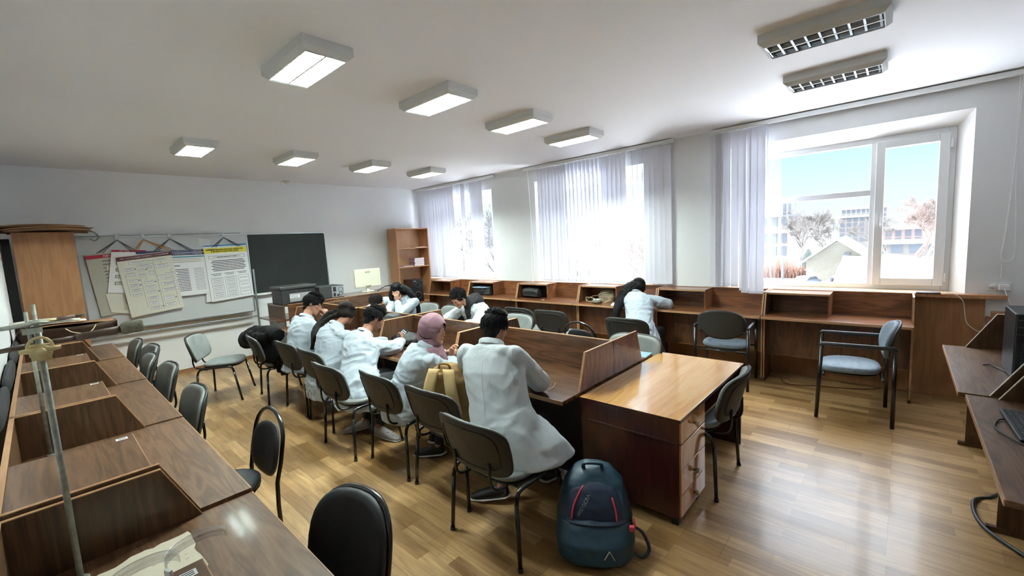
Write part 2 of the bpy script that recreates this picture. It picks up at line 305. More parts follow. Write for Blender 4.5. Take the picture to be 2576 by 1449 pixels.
# ---------------------------------------------------------------- vertical blinds
def blind(k, ya, yb, slats, label, cordy, cordz):
    """slats: list of (y, angle in degrees, z bottom, sway, twist)"""
    r_ = thing('vertical_blind', (XW-.07, (ya+yb)/2, H), label, 'blind', group='white vertical blinds at the windows')
    MB().box(XW-.12, XW-.06, ya, yb, H-.055, H-.012).build('rail', white_e, r_, world=True, bev=.004)
    m = MB(); cl = MB()
    for (y, an, zb, sw, tw) in slats:
        def fn(u, v, y=y, an=an, zb=zb, sw=sw, tw=tw):
            z = H-.075-(H-.075-zb)*v; a_ = R(an+tw*v*v); t_ = (u-.5)*.089; c_ = .006*(1-(2*u-1)**2)
            return (XW-.09+t_*sin(a_)+c_*cos(a_), y+sw*v*v+t_*cos(a_)-c_*sin(a_), z)
        m.grid(fn, 3, 8); cl.box(XW-.094, XW-.086, y-.006, y+.006, H-.078, H-.052)
        p = fn(0, .985); q = fn(1, .985); m.add([(p[0]-.001, p[1], zb), (q[0]-.001, q[1], zb), (q[0]-.001, q[1], zb+.028), (p[0]-.001, p[1], zb+.028)], [(0, 1, 2, 3)], False)
    m.build('slats', blindm, r_, world=True); cl.build('slat_carriers', white_e, r_, world=True)
    if cordy is not None:
        m = MB(); z1 = cordz
        m.tube(spline([(XW-.09, cordy, H-.05), (XW-.06, cordy-.006, 2.3), (XW-.05, cordy+.02, z1+.25), (XW-.05, cordy+.035, z1+.06), (XW-.05, cordy+.01, z1), (XW-.05, cordy-.04, z1+.03), (XW-.05, cordy-.045, z1+.2), (XW-.055, cordy-.02, 2.2), (XW-.09, cordy-.015, H-.05)]), .0035, 6)
        m.build('cord', white_e, r_, world=True); MB().box(XW-.06, XW-.04, cordy+.005, cordy+.028, z1-.16, z1-.03).build('cord_weight', white_e, r_, world=True)
def sl_list(ya, yb, n, an, rnd, zb=1.075, seed=1):
    g = random.Random(seed); return [(ya+(yb-ya)*i/(n-1), an(i)+g.uniform(-rnd, rnd), zb+g.uniform(-.004, .004), g.uniform(-.012, .012), g.uniform(-6, 6)) for i in range(n)]
blind(2, 2.34, 5.0, sl_list(2.42, 4.66, 31, lambda i: -14 if i < 5 else (62 if i < 9 else (-12 if i < 14 else (24 if i < 24 else -10))), 5, seed=3), 'white vertical blind drawn across the middle window with open slats', 4.93, 1.2)
s1 = sl_list(6.13, 8.12, 24, lambda i: -6 if i < 4 else (50 if i < 10 else -10), 8, seed=5); s1[6] = (s1[6][0], -30, 1.075, .12, 60)
blind(1, 5.73, 8.27, s1, 'white vertical blind at the far window beside the bookcase', None, 0)
s3 = [(1.83-.016*i, 24-6*i, 1.075, 0, 0) for i in range(6)]+[(1.74, 20, 1.07, .0, 10), (1.66, 10, 1.07, 0, -8), (1.57, 6, 1.065, 0, 0), (1.49, 4, 1.02, -.02, 4), (1.42, 30, .99, .03, -18), (1.36, -6, .985, .0, 8), (1.28, 2, .985, .0, 6), (1.22, 62, 1.08, -.06, 20)]
blind(3, -.75, 1.83, s3, 'white vertical blind bunched at the side of the near window', -.73, 1.37)
# ---------------------------------------------------------------- carrel desks against the walls
def desk(name, label, L_, zt, ztop, side, mats, depth=.72, dtop=.42, dbot=.53, shelf=.50, group=None, far_panel=True, legs=True, lab=False):
    """local frame: origin on the floor at the wall-side corner, +x away from wall, +y along the wall; shelf box at the low-y end (side=1) or high-y end (side=-1)"""
    dsk, back, up = mats; r_ = thing(name, (0, 0, 0), label, 'desk', group=group)
    MB().box(.002, depth, .003, L_-.003, zt-.026, zt).build('desktop', [dsk], r_, bev=.0015)
    MB().box(depth, depth+.004, .003, L_-.003, zt-.026, zt).build('front_edge', edge_m, r_)
    MB().box(.0, .018, .02, L_-.02, zt+.0005, ztop).build('back_board', back, r_)
    MB().box(.0, .02, .02, L_-.02, ztop, ztop+.004).build('back_edge', edge_m, r_)
    prof = [(0.0, zt+.0), (dbot, zt), (dtop, ztop), (0, ztop)]
    for (ya, yb) in ((0.002, .018), (L_-.018, L_-.002)):
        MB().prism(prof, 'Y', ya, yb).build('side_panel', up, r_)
        e_ = MB(); t_ = .003; e_.prism([(dbot, zt), (dbot+t_, zt), (dtop+t_, ztop+t_), (0, ztop+t_), (0, ztop), (dtop, ztop)], 'Y', ya, yb); e_.build('panel_edge', edge_m, r_)
        if legs:
            l_ = MB().box(.06, dbot+.0, ya, yb, .03, zt-.026); l_.box(.03, dbot+.03, ya-.004, yb+.004, 0, .03); l_.build('leg_panel', up, r_)
            MB().box(dbot, dbot+.004, ya, yb, .03, zt-.026).build('leg_edge', edge_m, r_)
    if legs: MB().box(.28, .296, .018, L_-.018, .30, zt-.03).build('modesty_panel', up, r_); MB().box(.28, .30, .018, L_-.018, .296, .30).build('modesty_edge', edge_m, r_)
    y0, y1 = (.018, .018+shelf) if side > 0 else (L_-.018-shelf, L_-.018); sd = dtop-.02
    MB().box(.018, sd, y0, y1, ztop-.022, ztop-.002).build('shelf_top', dsk, r_, bev=.001)
    yy = y1 if side > 0 else y0
    MB().box(.018, sd-.015, yy-(.018 if side > 0 else 0), yy+(0 if side > 0 else .018), zt+.001, ztop-.022).build('shelf_side', back, r_)
    MB().box(sd, sd+.003, y0, y1, ztop-.022, ztop-.002).build('shelf_edge', edge_m, r_)
    if lab:
        m = MB(); yl = y1-.06; m.box(sd-.06, sd-.02, yl, yl+.03, ztop-.002, ztop-.0012); m.cur = 1
        for i in range(3): m.box(sd-.054, sd-.026, yl+.006+.008*i, yl+.009+.008*i, ztop-.0012, ztop-.0008)
        m.build('inventory_sticker', [whitep, inkm], r_)
    return r_
# left row: x out from the left wall
LB = [.87, 2.13, 3.49, 4.88, 6.22, 7.40]; ords = ['nearest walnut carrel desk of the left row with a torn sheet of paper on it', 'second walnut carrel desk from the camera in the left row', 'third walnut carrel desk from the camera in the left row', 'fourth walnut carrel desk from the camera in the left row', 'farthest walnut carrel desk of the left row under the brown folders']
for i in range(5):
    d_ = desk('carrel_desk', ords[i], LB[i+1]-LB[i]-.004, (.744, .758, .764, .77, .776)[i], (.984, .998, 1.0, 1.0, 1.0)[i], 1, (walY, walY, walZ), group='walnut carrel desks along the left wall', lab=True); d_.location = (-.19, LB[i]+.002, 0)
# window row (rotated half a turn so that +x local points away from the window wall)
WB = [-.125, 1.17, 2.47, 3.74, 5.03, 6.30, 7.55]; wl = ['nearest empty reddish desk of the window row under the big open window', 'reddish window-row desk behind the black armchair with an empty shelf', 'reddish window-row desk with sandals and cables on its shelf', 'reddish window-row desk holding a black bag in its shelf', 'reddish window-row desk with a laptop bag in its shelf', 'farthest reddish desk of the window row next to the bookcase']
for i in range(6):
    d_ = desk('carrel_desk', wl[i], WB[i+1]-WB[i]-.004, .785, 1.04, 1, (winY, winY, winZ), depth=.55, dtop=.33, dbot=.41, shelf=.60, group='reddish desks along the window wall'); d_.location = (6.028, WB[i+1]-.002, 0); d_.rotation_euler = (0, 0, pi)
# ---------------------------------------------------------------- centre island
IX0, IXC, IX1, IY = 2.254, 2.955, 3.66, [1.645, 3.02, 4.31, 5.62, 6.72]; zt, ztop = .71, .978
k = 0
for side in (-1, 1):
    for i in range(4):
        y0, y1 = IY[i]+.002, IY[i+1]-.002
        wh = ['nearest', 'second', 'third', 'farthest'][i]
        d_ = thing('study_desk', (IXC+side*.35, y0, 0), '%s walnut desk of the centre island on its %s' % (wh, 'window side' if side > 0 else 'camera side'), 'desk', group='walnut desks of the centre island')
        xo = IX0 if side < 0 else IX1; xa, xb = sorted((IXC+side*.009, xo))
        MB().box(xa, xb, y0, y1, zt-.028, zt).build('desktop', redY, d_, world=True, bev=.0015)
        e0, e1 = sorted((xo, xo+side*.004)); MB().box(e0, e1, y0, y1, zt-.028, zt).build('front_edge', edge_m, d_, world=True)
        for (ya, yb) in ((y0, y0+.016), (y1-.016, y1)):
            pr = [(IXC+side*.01, zt), (IXC+side*.49, zt), (IXC+side*.40, ztop), (IXC+side*.01, ztop)]
            first = i == 0 and ya == y0
            MB().prism([(p[0], p[1]) for p in pr], 'Y', ya, yb).build('side_panel', hole_board if first else redZ, d_, world=True)
            t_ = .003; MB().prism([(IXC+side*.49, zt), (IXC+side*(.49+t_), zt), (IXC+side*(.40+t_), ztop+t_), (IXC+side*.01, ztop+t_), (IXC+side*.01, ztop), (IXC+side*.40, ztop)], 'Y', ya, yb).build('panel_edge', edge_m, d_, world=True)
            x0, x1 = sorted((IXC+side*.05, IXC+side*.45)); MB().box(x0, x1, ya, yb, 0, zt-.028).build('leg_panel', redZ, d_, world=True)
            if first:
                m = MB()
                for (px, pz) in ((.06, .93), (.2, .90), (.34, .955-.03), (.40, .80)): m.tube([(IXC+side*px, ya-.0012, pz), (IXC+side*px, ya+.002, pz)], .005, 8)
                m.build('screw_cap', whitep if side > 0 else blackp, d_, world=True)
        x0, x1 = sorted((IXC+side*.002, IXC+side*.0095)); MB().box(x0, x1, y0, y1, .25, ztop-.001).build('back_board', redY, d_, world=True)
        MB().box(x0, x1, y0, y1, ztop-.001, ztop+.004).build('back_edge', edge_m, d_, world=True)
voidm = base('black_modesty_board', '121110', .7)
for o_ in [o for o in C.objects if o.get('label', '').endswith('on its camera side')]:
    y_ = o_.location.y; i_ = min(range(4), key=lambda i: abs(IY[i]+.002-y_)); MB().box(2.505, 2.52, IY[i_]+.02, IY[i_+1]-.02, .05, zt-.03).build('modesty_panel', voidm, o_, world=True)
# ---------------------------------------------------------------- teacher's desk
T = thing('writing_desk', (3.1, 1.3, 0), 'honey-topped writing desk with dark red sides and drawers', 'desk')
tx0, tx1, ty0, ty1, tz = 2.43, 3.81, .93, 1.63, .695
MB().box(tx0, tx1, ty0, ty1, tz-.022, tz).build('desktop', honey, T, world=True, bev=.002)
MB().box(tx0, tx1, ty0-.002, ty0, tz-.02, tz-.001).build('dark_edge', mahog, T, world=True); MB().box(tx0-.002, tx0, ty0, ty1, tz-.02, tz-.001).build('dark_edge', mahog, T, world=True)
MB().box(tx0+.004, tx0+.024, ty0+.012, ty1-.01, .06, tz-.022).build('side_panel', mahog, T, world=True)
MB().box(tx0-.002, tx0+.004, ty0+.008, ty1-.008, tz-.16, tz-.145).build('moulding', mahog, T, world=True, bev=.002)
MB().box(tx0+.42, tx0+.436, ty0+.02, ty1-.01, .06, tz-.14).build('side_panel', mahog, T, world=True)
MB().box(tx1-.03, tx1-.01, ty0+.012, ty1-.01, .0, tz-.022).build('side_panel', mahog, T, world=True)
MB().box(tx0+.024, tx1-.03, ty1-.03, ty1-.012, .12, tz-.022).build('back_panel', mahog, T, world=True)
MB().box(tx0+.436, tx1-.03, ty0+.03, ty1-.03, tz-.155, tz-.14).build('open_shelf', mahog, T, world=True)
MB().box(tx0+.024, tx0+.42, ty0+.014, ty1-.02, .06, .08).build('bottom_panel', mahog, T, world=True)
brass = base('worn_brass', 'a89c78', .35, metal=.4)
for i, (z0, z1) in enumerate(((tz-.155, tz-.024), (.375, tz-.165), (.215, .37), (.075, .21))):
    dr = MB().box(tx0+.012, tx0+.43, ty0+.0, ty0+.018, z0, z1).build('drawer', drawerf, T, world=True, bev=.0015)
    if i != 1:
        zk = (z0+z1)/2; m = MB(); q = ty0
        m.loft([((tx0+.22, q, zk), (.008, 0, 0), (0, 0, .008)), ((tx0+.22, q-.012, zk), (.007, 0, 0), (0, 0, .007)), ((tx0+.22, q-.018, zk), (.017, 0, 0), (0, 0, .017)), ((tx0+.22, q-.03, zk), (.015, 0, 0), (0, 0, .015)), ((tx0+.22, q-.034, zk), (.006, 0, 0), (0, 0, .006))], 14)
        m.build('drawer_knob', brass, dr, world=False); 
        kn = [o for o in C.objects if o.parent == dr][0]
        for v_ in kn.data.vertices: v_.co -= V(T.location)
for (x, y) in ((tx0+.05, ty0+.05), (tx0+.39, ty0+.05), (tx0+.05, ty1-.05), (tx0+.39, ty1-.05)): MB().box(x-.022, x+.022, y-.022, y+.022, 0, .06).build('foot', blackp, T, world=True, bev=.004)
#CHAIRS
# ---------------------------------------------------------------- chairs
def pad(m, w_, h_, t_, sup, warp, n=28, k=4, taper=0.0):
    """rounded cushion in the local x-z plane, thickness along y, bent by warp(x, z) -> y shift"""
    rings = []
    for i in range(k+1):
        a_ = pi*i/k; s_ = 1-(1-sin(a_))*.5*t_/min(w_, h_)*2 if i not in (0, k) else 1-t_/min(w_, h_); y = -cos(a_)*t_/2
        rings.append((y, s_))
    base_ = len(m.v); m.loft([((0, y, 0), (w_/2*s_, 0, 0), (0, 0, h_/2*s_)) for y, s_ in rings], n, sup=sup)
    for v_ in m.v[base_:]:
        v_.x *= 1+taper*v_.z/h_; v_.y += warp(v_.x, v_.z)
def fill_pad(m, w_, h_, t_, sup, warp, place, taper=0.0, nx=10, nz=8):
    """like pad but its broad faces are gridded so they bend smoothly; place maps local to chair space"""
    def outl(a_):
        cx, sy = cos(a_), sin(a_); return math.copysign(abs(cx)**sup, cx), math.copysign(abs(sy)**sup, sy)
    N = 32; levels = [(0, -1), (.35, -1), (.65, -1), (.85, -.97), (.96, -.75), (1, 0), (.96, .75), (.85, .97), (.65, 1), (.35, 1), (0, 1)]
    vs = []; fs = []
    for s_, yy in levels:
        for j in range(N):
            cx, sy = outl(2*pi*j/N); x = cx*w_/2*s_; z = sy*h_/2*s_; x *= 1+taper*z/h_; y = yy*t_/2*(1 if s_ else 1); vs.append(place(V((x, y+warp(x, z), z))))
    for i in range(len(levels)-1):
        fs += [(i*N+j, i*N+(j+1) % N, (i+1)*N+(j+1) % N, (i+1)*N+j) for j in range(N)]
    m.add(vs, fs, True)
def tilt(y0, z0, a_):
    """back cushion centre and recline angle"""
    return lambda p: V((p.x, y0+p.y*cos(a_)-p.z*sin(a_), z0+p.z*cos(a_)+p.y*sin(a_)*0+p.y*0))
def flat(y0, z0): return lambda p: V((p.x, y0+p.z, z0+p.y))
def make_iso(label, seat_m, group):
    r_ = thing('visitor_chair', (0, 0, 0), label, 'chair', group=group)
    m = MB(); fill_pad(m, .47, .43, .045, .62, lambda x, z: -.012*(2*z/.43)**2*(1 if z > 0 else .3)+.006*(x/.23)**2, flat(.035, .462)); m.build('seat', seat_m, r_)
    m = MB(); fill_pad(m, .46, .42, .02, .62, lambda x, z: 0, flat(.035, .43)); m.build('seat_shell', blackp, r_)
    wb = lambda x, z: .05*(x/.25)**2
    m = MB(); fill_pad(m, .54, .325, .035, .5, wb, tilt(-.272, .67, R(15)), .06); m.build('backrest', seat_m, r_)
    m = MB(); fill_pad(m, .56, .345, .022, .5, lambda x, z: wb(x, z)-.02, tilt(-.272, .67, R(15)), .06)
    m.build('back_shell', shellm, r_)
    m = MB(); wr = lambda x, z: wb(x, z)-.033; pl = tilt(-.272, .67, R(15)); pts = []
    for j in range(24):
        a_ = 2*pi*j/24; cx, sy = cos(a_), sin(a_); x = math.copysign(abs(cx)**.5, cx)*.22; z = math.copysign(abs(sy)**.5, sy)*.125; pts.append(pl(V((x, wr(x, z), z))))
    m.tube(pts, .0035, 5, closed=True); m.build('shell_rib', shellm, r_)
    for s_ in (-1, 1):
        m = MB(); m.tube(spline([(s_*.15, -.02, .425), (s_*.15, -.2, .425), (s_*.145, -.262, .47), (s_*.14, -.268, .60)], 5), .009, 8); m.build('back_bracket', gloss, r_)
        m = MB(); m.tube([(s_*.285, -.215, 0), (s_*.262, -.195, .36)], .0125, 10); m.build('leg', gloss, r_)
        m = MB(); m.tube([(s_*.285, .255, 0), (s_*.262, .195, .36)], .0125, 10); m.build('leg', gloss, r_)
        m = MB(); m.tube(spline([(s_*.262, -.195, .36), (s_*.258, -.18, .41), (s_*.255, -.14, .435), (s_*.255, 0, .437), (s_*.255, .14, .435), (s_*.258, .18, .41), (s_*.262, .195, .36)], 5), .0125, 10); m.build('side_rail', gloss, r_)
        for y in (-.215, .255): MB().tube([(s_*.286, y*1.003, 0), (s_*.284, y*.998, .02)], .0155, 8).build('foot_cap', blackp, r_)
    for y in (-.11, .15): MB().tube([(-.255, y, .43), (-.2, y, .412), (.2, y, .412), (.255, y, .43)], .009, 8).build('cross_bar', gloss, r_)
    return r_
G1 = 'grey visitor chairs along the centre island'
iso = make_iso('grey visitor chair nearest the camera under the man seen from behind', leath, G1)
iso.location = (1.79, 1.765, 0); iso.rotation_euler.z = R(-90)
for x, y, a_, l_ in [(1.97, 2.395, -88, 'grey visitor chair with a tan backpack on its seat'), (1.955, 3.03, -92, 'grey visitor chair under the woman in the pink headscarf'), (1.85, 3.68, -90, 'grey visitor chair under the student holding a phone, above grey clogs'), (2.0, 4.385, -91, 'grey visitor chair under the long-haired student leaning on the island'), (2.01, 5.03, -90, 'grey visitor chair under the curly-haired student resting on one arm'), (1.92, 5.74, -100, 'grey visitor chair with a black coat hung over its back')]:
    dup(iso, (x, y, 0), R(a_), l_)
dup(iso, (1.46, 6.42, 0), R(-120.7), 'empty grey visitor chair turned towards the room in front of the whiteboard', 'grey visitor chairs standing free')
dup(iso, (3.135, 1.075, 0), R(1), 'grey visitor chair pushed into the kneehole of the honey-topped writing desk', 'grey visitor chairs standing free')
for x, y, a_, l_ in [(.42, 3.9, 90, 'grey visitor chair at the left desks, nearest of its row'), (.44, 5.0, 92, 'grey visitor chair at the left desks, second from the near end of its row'), (.40, 5.72, 88, 'grey visitor chair at the left desks, third from the near end of its row'), (.50, 6.3, 94, 'grey visitor chair at the left desks, fourth from the near end of its row'), (.44, 6.95, 90, 'grey visitor chair at the left desks, farthest of its row')]:
    dup(iso, (x, y, 0), R(a_), l_, 'grey visitor chairs tucked under the left desks')
for x, y, a_, l_ in [(4.84, 2.38, -90, 'grey visitor chair under the long-haired woman at the window desk'), (4.91, 3.56, -88, 'empty grey visitor chair with its dark back towards the island, next to the hoop chair'), (4.91, 4.13, -91, 'empty grey visitor chair with its dark back towards the island, partly behind the back-view man'), (4.75, 5.3, -82, 'grey visitor chair with a dark back behind the man in the dark hood')]:
    dup(iso, (x, y, 0), R(a_), l_, 'grey visitor chairs facing the window desks')
for x, y, a_, l_ in [(3.53, 1.88, 90, 'light grey visitor chair behind the drilled end panel of the island'), (3.9, 3.72, 88, 'light grey visitor chair seen just right of the head of the back-view man'), (4.05, 4.30, 92, 'light grey visitor chair under the man in the dark hood'), (4.0, 5.25, 80, 'light grey visitor chair empty beside the man in the dark hood'), (4.08, 5.86, 90, 'light grey visitor chair under the woman hiding her face'), (4.08, 6.48, 96, 'light grey visitor chair under the slumped person at the far end')]:
    dup(iso, (x, y, 0), R(a_), l_, 'grey visitor chairs on the window side of the island')
def make_hoop(label, w_, padtop, group):
    r_ = thing('hoop_back_chair', (0, 0, 0), label, 'chair', group=group)
    m = MB(); m.loft([((0, .03, z), (a_, 0, 0), (0, a_, 0)) for z, a_ in ((.43, .19), (.438, .205), (.462, .205), (.475, .17))], 28); m.build('seat', leathd, r_)
    hw = w_/2; arcp = [(s_*hw*f, -.2-(z-.42)*.22, z) for s_, f, z in ((-1, .93, .44), (-1, 1, .56), (-1, .97, .66))]
    top = [(hw*.97*cos(a_), -.2-(.66+.17*sin(a_)-.42)*.22, .66+.17*sin(a_)) for a_ in [pi-pi*i/12 for i in range(1, 12)]]
    pts = arcp+top+[(-x, y, z) for x, y, z in reversed(arcp)]
    m = MB(); m.tube([(-.22, -.19, 0), (-.20, -.195, .3)]+pts+[(.20, -.195, .3), (.22, -.19, 0)], .0125, 10); m.build('hoop', gloss, r_)
    m = MB(); fill_pad(m, w_*.88, padtop-.43, .03, .78, lambda x, z: .03*(x/hw)**2, tilt(-.245, (padtop+.43)/2, R(12)), .0); m.build('backrest', leathd, r_)
    for sx_ in (-1, 1):
        m = MB(); m.tube([(sx_*.17, .16, .43), (sx_*.21, .2, 0)], .011, 8); m.build('leg', gloss, r_)
    m = MB().tube([(.185*cos(a_), .02+.185*sin(a_), .425) for a_ in [2*pi*i/20 for i in range(20)]], .009, 8, closed=True); m.build('seat_ring', gloss, r_); return r_
hp = make_hoop('black hoop-back chair tucked under the second left desk, a gap above its pad', .42, .75, 'black hoop-back chairs')
hp.location = (.60, 2.90, 0); hp.rotation_euler.z = R(93)
dup(hp, (4.38, 2.74, 0), R(-88), 'black hoop-back chair on the window side, its arc showing above the island board')
def make_round(label):
    r_ = thing('round_back_chair', (0, 0, 0), label, 'chair')
    m = MB(); m.loft([((0, .03, z), (a_, 0, 0), (0, a_, 0)) for z, a_ in ((.43, .20), (.438, .22), (.462, .22), (.475, .18))], 28, sup=.8); m.build('seat', leathd, r_)
    m = MB(); fill_pad(m, .43, .40, .04, .72, lambda x, z: .05*(x/.21)**2, tilt(-.26, .63, R(12)), -.06); m.build('backrest', leathd, r_)
    m = MB(); pl = tilt(-.26, .63, R(12)); pts = []
    for j in range(-5, 24):
        a_ = pi*j/18; cx, sy = cos(a_), sin(a_); x = math.copysign(abs(cx)**.72, cx)*.205; z = math.copysign(abs(sy)**.72, sy)*.19; x *= 1-.06*z/.4; pts.append(pl(V((x, .05*(x/.21)**2-.028, z))))
    m.tube(pts, .013, 10); m.build('back_frame', gloss, r_)
    for sx_ in (-1, 1):
        for y0, y1, z0 in ((-.19, -.24, .45), (.17, .2, .43)): m = MB(); m.tube([(sx_*.17, y0, z0), (sx_*.21, y1, 0)], .012, 8); m.build('leg', gloss, r_)
    return r_
rb = make_round('black round-back chair nearest the camera beside the near left desk'); rb.location = (.48, 1.54, 0); rb.rotation_euler.z = R(103)
def make_arm(label, smat, bmat):
    r_ = thing('armchair', (0, 0, 0), label, 'chair', group='black-framed armchairs at the window desks')
    m = MB(); fill_pad(m, .50, .47, .06, .7, lambda x, z: -.02*(2*z/.47)**2*(1 if z > 0 else 0), flat(.03, .465)); m.build('seat', smat, r_)
    m = MB(); fill_pad(m, .46, .44, .02, .7, lambda x, z: 0, flat(.03, .428)); m.build('seat_shell', blackp, r_)
    m = MB(); fill_pad(m, .50, .34, .045, .86, lambda x, z: .05*(x/.25)**2, tilt(-.265, .735, R(12)), .10); m.build('backrest', bmat, r_)
    m = MB(); fill_pad(m, .515, .355, .022, .86, lambda x, z: .05*(x/.25)**2-.025, tilt(-.265, .735, R(12)), .10); m.build('back_shell', blackp2, r_)
    for s_ in (-1, 1):
        m = MB(); m.tube([(s_*.275, -.27, 0), (s_*.275, -.27, .70)], .016, 10); m.build('leg', gloss, r_)
        m = MB(); m.tube([(s_*.275, .27, 0), (s_*.275, .24, .70)], .016, 10); m.build('leg', gloss, r_)
        m = MB(); m.tube([(s_*.275, -.285, .695), (s_*.275, -.27, .708), (s_*.275, .24, .708), (s_*.275, .255, .695)], [.013, .019, .019, .016], 10); m.build('armrest', blackp, r_)
        m = MB(); m.tube([(s_*.275, -.27, .66), (s_*.2, -.272, .66)], .008, 6); m.build('back_bracket', gloss, r_)
    for y in (-.2, .22): MB().tube([(-.275, y, .415), (.275, y, .415)], .01, 8).build('cross_bar', gloss, r_)
    return r_
ac = make_arm('grey armchair standing sideways with black tube frame before the near window desk', bluegrey, bluegrey); ac.location = (5.06, .30, 0); ac.rotation_euler.z = R(6)
dup(ac, (5.36, 1.50, 0), R(-86), 'armchair with a black oval back facing the window desk')
#CHAIRS_END
#OBJECTS
def remesh(mb, voxel, smooth=2, name='tmp'):
    me = mb.mesh(name, []); o = bpy.data.objects.new(name, me); C.objects.link(o)
    q = o.modifiers.new('r', 'REMESH'); q.mode = 'VOXEL'; q.voxel_size = voxel
    if smooth: q = o.modifiers.new('s', 'SMOOTH'); q.factor = .5; q.iterations = smooth
    dg = bpy.context.evaluated_depsgraph_get(); out = bpy.data.meshes.new_from_object(o.evaluated_get(dg)); bpy.data.objects.remove(o); bpy.data.meshes.remove(me)
    out.polygons.foreach_set('use_smooth', [True]*len(out.polygons)); return out
def wrinkle(me, amp, freq, seed, stretch=(1, 1, 1), ridged=True):
    off = V((seed*3.1, seed*1.7, seed*.9)); no = [v.normal.copy() for v in me.vertices]
    for v, n_ in zip(me.vertices, no):
        p = V((v.co.x*stretch[0], v.co.y*stretch[1], v.co.z*stretch[2]))*freq+off; w_ = V((noise.noise(p*.5), noise.noise(p*.5+V((9, 2, 4))), noise.noise(p*.5+V((4, 7, 1)))))*1.2
        a_ = noise.noise(p+w_); d = (1-abs(a_)*2.6) if ridged else a_*1.6; b_ = noise.noise((p+w_)*2.3+V((5, 5, 5)))
        v.co += n_*amp*(max(d, -.6)*.75+b_*.45)
def organic(m, name, mat, parent, vox, amp, freq, sm=4):
    me = remesh(m, vox, sm); wrinkle(me, amp, freq, amp*1000, (1, 1, .7)); me.materials.append(mat); o = bpy.data.objects.new(name, me); C.objects.link(o); o.parent = parent; return o
# ---------------------------------------------------------------- desks on the right
pale_edge = base('pale_edge_band', 'c9bfae', .5)
for i, (xa, xb, lx, lab_) in enumerate(((3.64, 4.98, 4.76, 'walnut computer desk in the right corner carrying the black computer tower'), (2.30, 3.61, 3.5, 'walnut computer desk at the right edge of the photo with a keyboard'))):
    d_ = thing('computer_desk', ((xa+xb)/2, -.6, 0), lab_, 'desk', group='computer desks along the near wall'); yf = -.29-.03*i
    MB().box(xa, xb, -1.0, yf, .724, .75).build('desktop', walX, d_, world=True, bev=.0015); MB().box(xa, xb, yf, yf+.004, .724, .75).build('front_edge', edge_m, d_, world=True)
    MB().box(xa, xb, -1.02, -1.0, .4, 1.03).build('back_board', walX, d_, world=True)
    for xs in (xa+.002, xb-.018):
        pr = [(-1.0, .75), (yf-.13, .75), (yf-.29, 1.03), (-1.0, 1.03)]; MB().prism(pr, 'X', xs, xs+.016).build('side_panel', walZ, d_, world=True)
        t_ = .003; MB().prism([(yf-.13, .75), (yf-.13+t_, .75), (yf-.29+t_, 1.03+t_), (-1.0, 1.03+t_), (-1.0, 1.03), (yf-.29, 1.03)], 'X', xs, xs+.016).build('panel_edge', pale_edge, d_, world=True)
    MB().box(xb-.5, xb-.018, -1.0, yf-.33, .99, 1.01).build('shelf_top', walX, d_, world=True, bev=.001)
    for lx_ in (lx, xa+.06 if i else 3.72):
        if i == 0 and lx_ == 3.72: continue
        m = MB().box(lx_-.008, lx_+.008, -.98, yf-.14, .03, .724); m.box(lx_-.015, lx_+.015, -1.0, yf-.1, 0, .03); m.build('leg_panel', walZ, d_, world=True)
    MB().box(xa+.1, lx-.01, -.9, -.884, .3, .72).build('modesty_panel', walX, d_, world=True)
def vented(m, x0, x1, y, z0, z1, n, nx=1):
    for i in range(n): z = z0+(z1-z0)*i/n; m.box(x0, x1, y-.002, y+.001, z, z+(z1-z0)/n*.45)
p = thing('computer_tower', (4.26, -.72, .75), 'black computer tower standing on the right corner desk', 'computer')
MB().box(-.20, .18, -.19, .17, 0.006, .43).build('case', base('tower_case', '10151f', .35), p, bev=.006)
m = MB().box(-.212, -.2, -.185, .165, .01, .428); m.build('front_bezel', blackp, p, bev=.003)
m = MB()
for i in range(16): m.box(-.217, -.211, -.16, .14, .03+.014*i, .037+.014*i)
for z in (.3, .345, .39): m.box(-.216, -.211, -.18, .16, z, z+.003)
m.build('front_grille', base('grille_grey', '5a6878', .3, metal=.5), p)
m = MB(); m.tube([(-.213, .12, .285), (-.219, .12, .285)], .008, 10); m.build('power_button', alu, p)
m = MB()
for (x, y) in ((-.17, -.15), (-.17, .13), (.15, -.15), (.15, .13)): m.box(x-.015, x+.015, y-.015, y+.015, 0, .006)
m.build('foot', blackp, p)
p = thing('computer_tower', (5.03, -.72, 0), 'black computer tower on the floor under the right corner desk', 'computer')
MB().box(-.09, .09, -.2, .2, .01, .45).build('case', blackp, p, bev=.006); MB().box(-.085, .085, .2, .212, .015, .445).build('front_bezel', blackp2, p, bev=.004)
m = MB(); m.box(-.07, .07, .212, .216, .36, .4); m.box(-.07, .07, .212, .216, .3, .34); m.build('drive_cover', blackp, p)
MB().tube([(0, .212, .1), (0, .219, .1)], .012, 12).build('power_button', alu, p); MB().box(-.08, .08, -.18, .18, 0, .01).build('foot', blackp, p)
k_ = thing('keyboard', (3.15, -.5, .7505), 'black keyboard at the right edge on the nearer computer desk', 'keyboard', rz=R(2))
MB().box(-.22, .22, -.07, .07, .004, .02).build('keyboard_body', blackp, k_, bev=.004); m = MB()
for r__ in range(5):
    for c__ in range(15): m.box(-.205+.0275*c__, -.205+.0275*c__+.022, -.055+.023*r__, -.055+.023*r__+.018, .02, .026)
o = m.build('keys', blackp2, k_); o['kind'] = 'stuff'; MB().box(-.2, .2, -.06, .06, 0, .004).build('foot', blackp, k_)
def cable(name, pts, r_, mat, label, n=6):
    q = spline(pts, n); o_ = V(q[0]); m = MB().tube([p_-o_ for p_ in q], r_, 8); return one(m, name, mat, o_, label, 'cable')
cable('cable', [(4.02, -.62, .757), (4.25, -.55, .757), (4.4, -.5, .757), (4.38, -.46, .757)], .004, blackp, 'short black cable with a metal plug on the right corner desk')
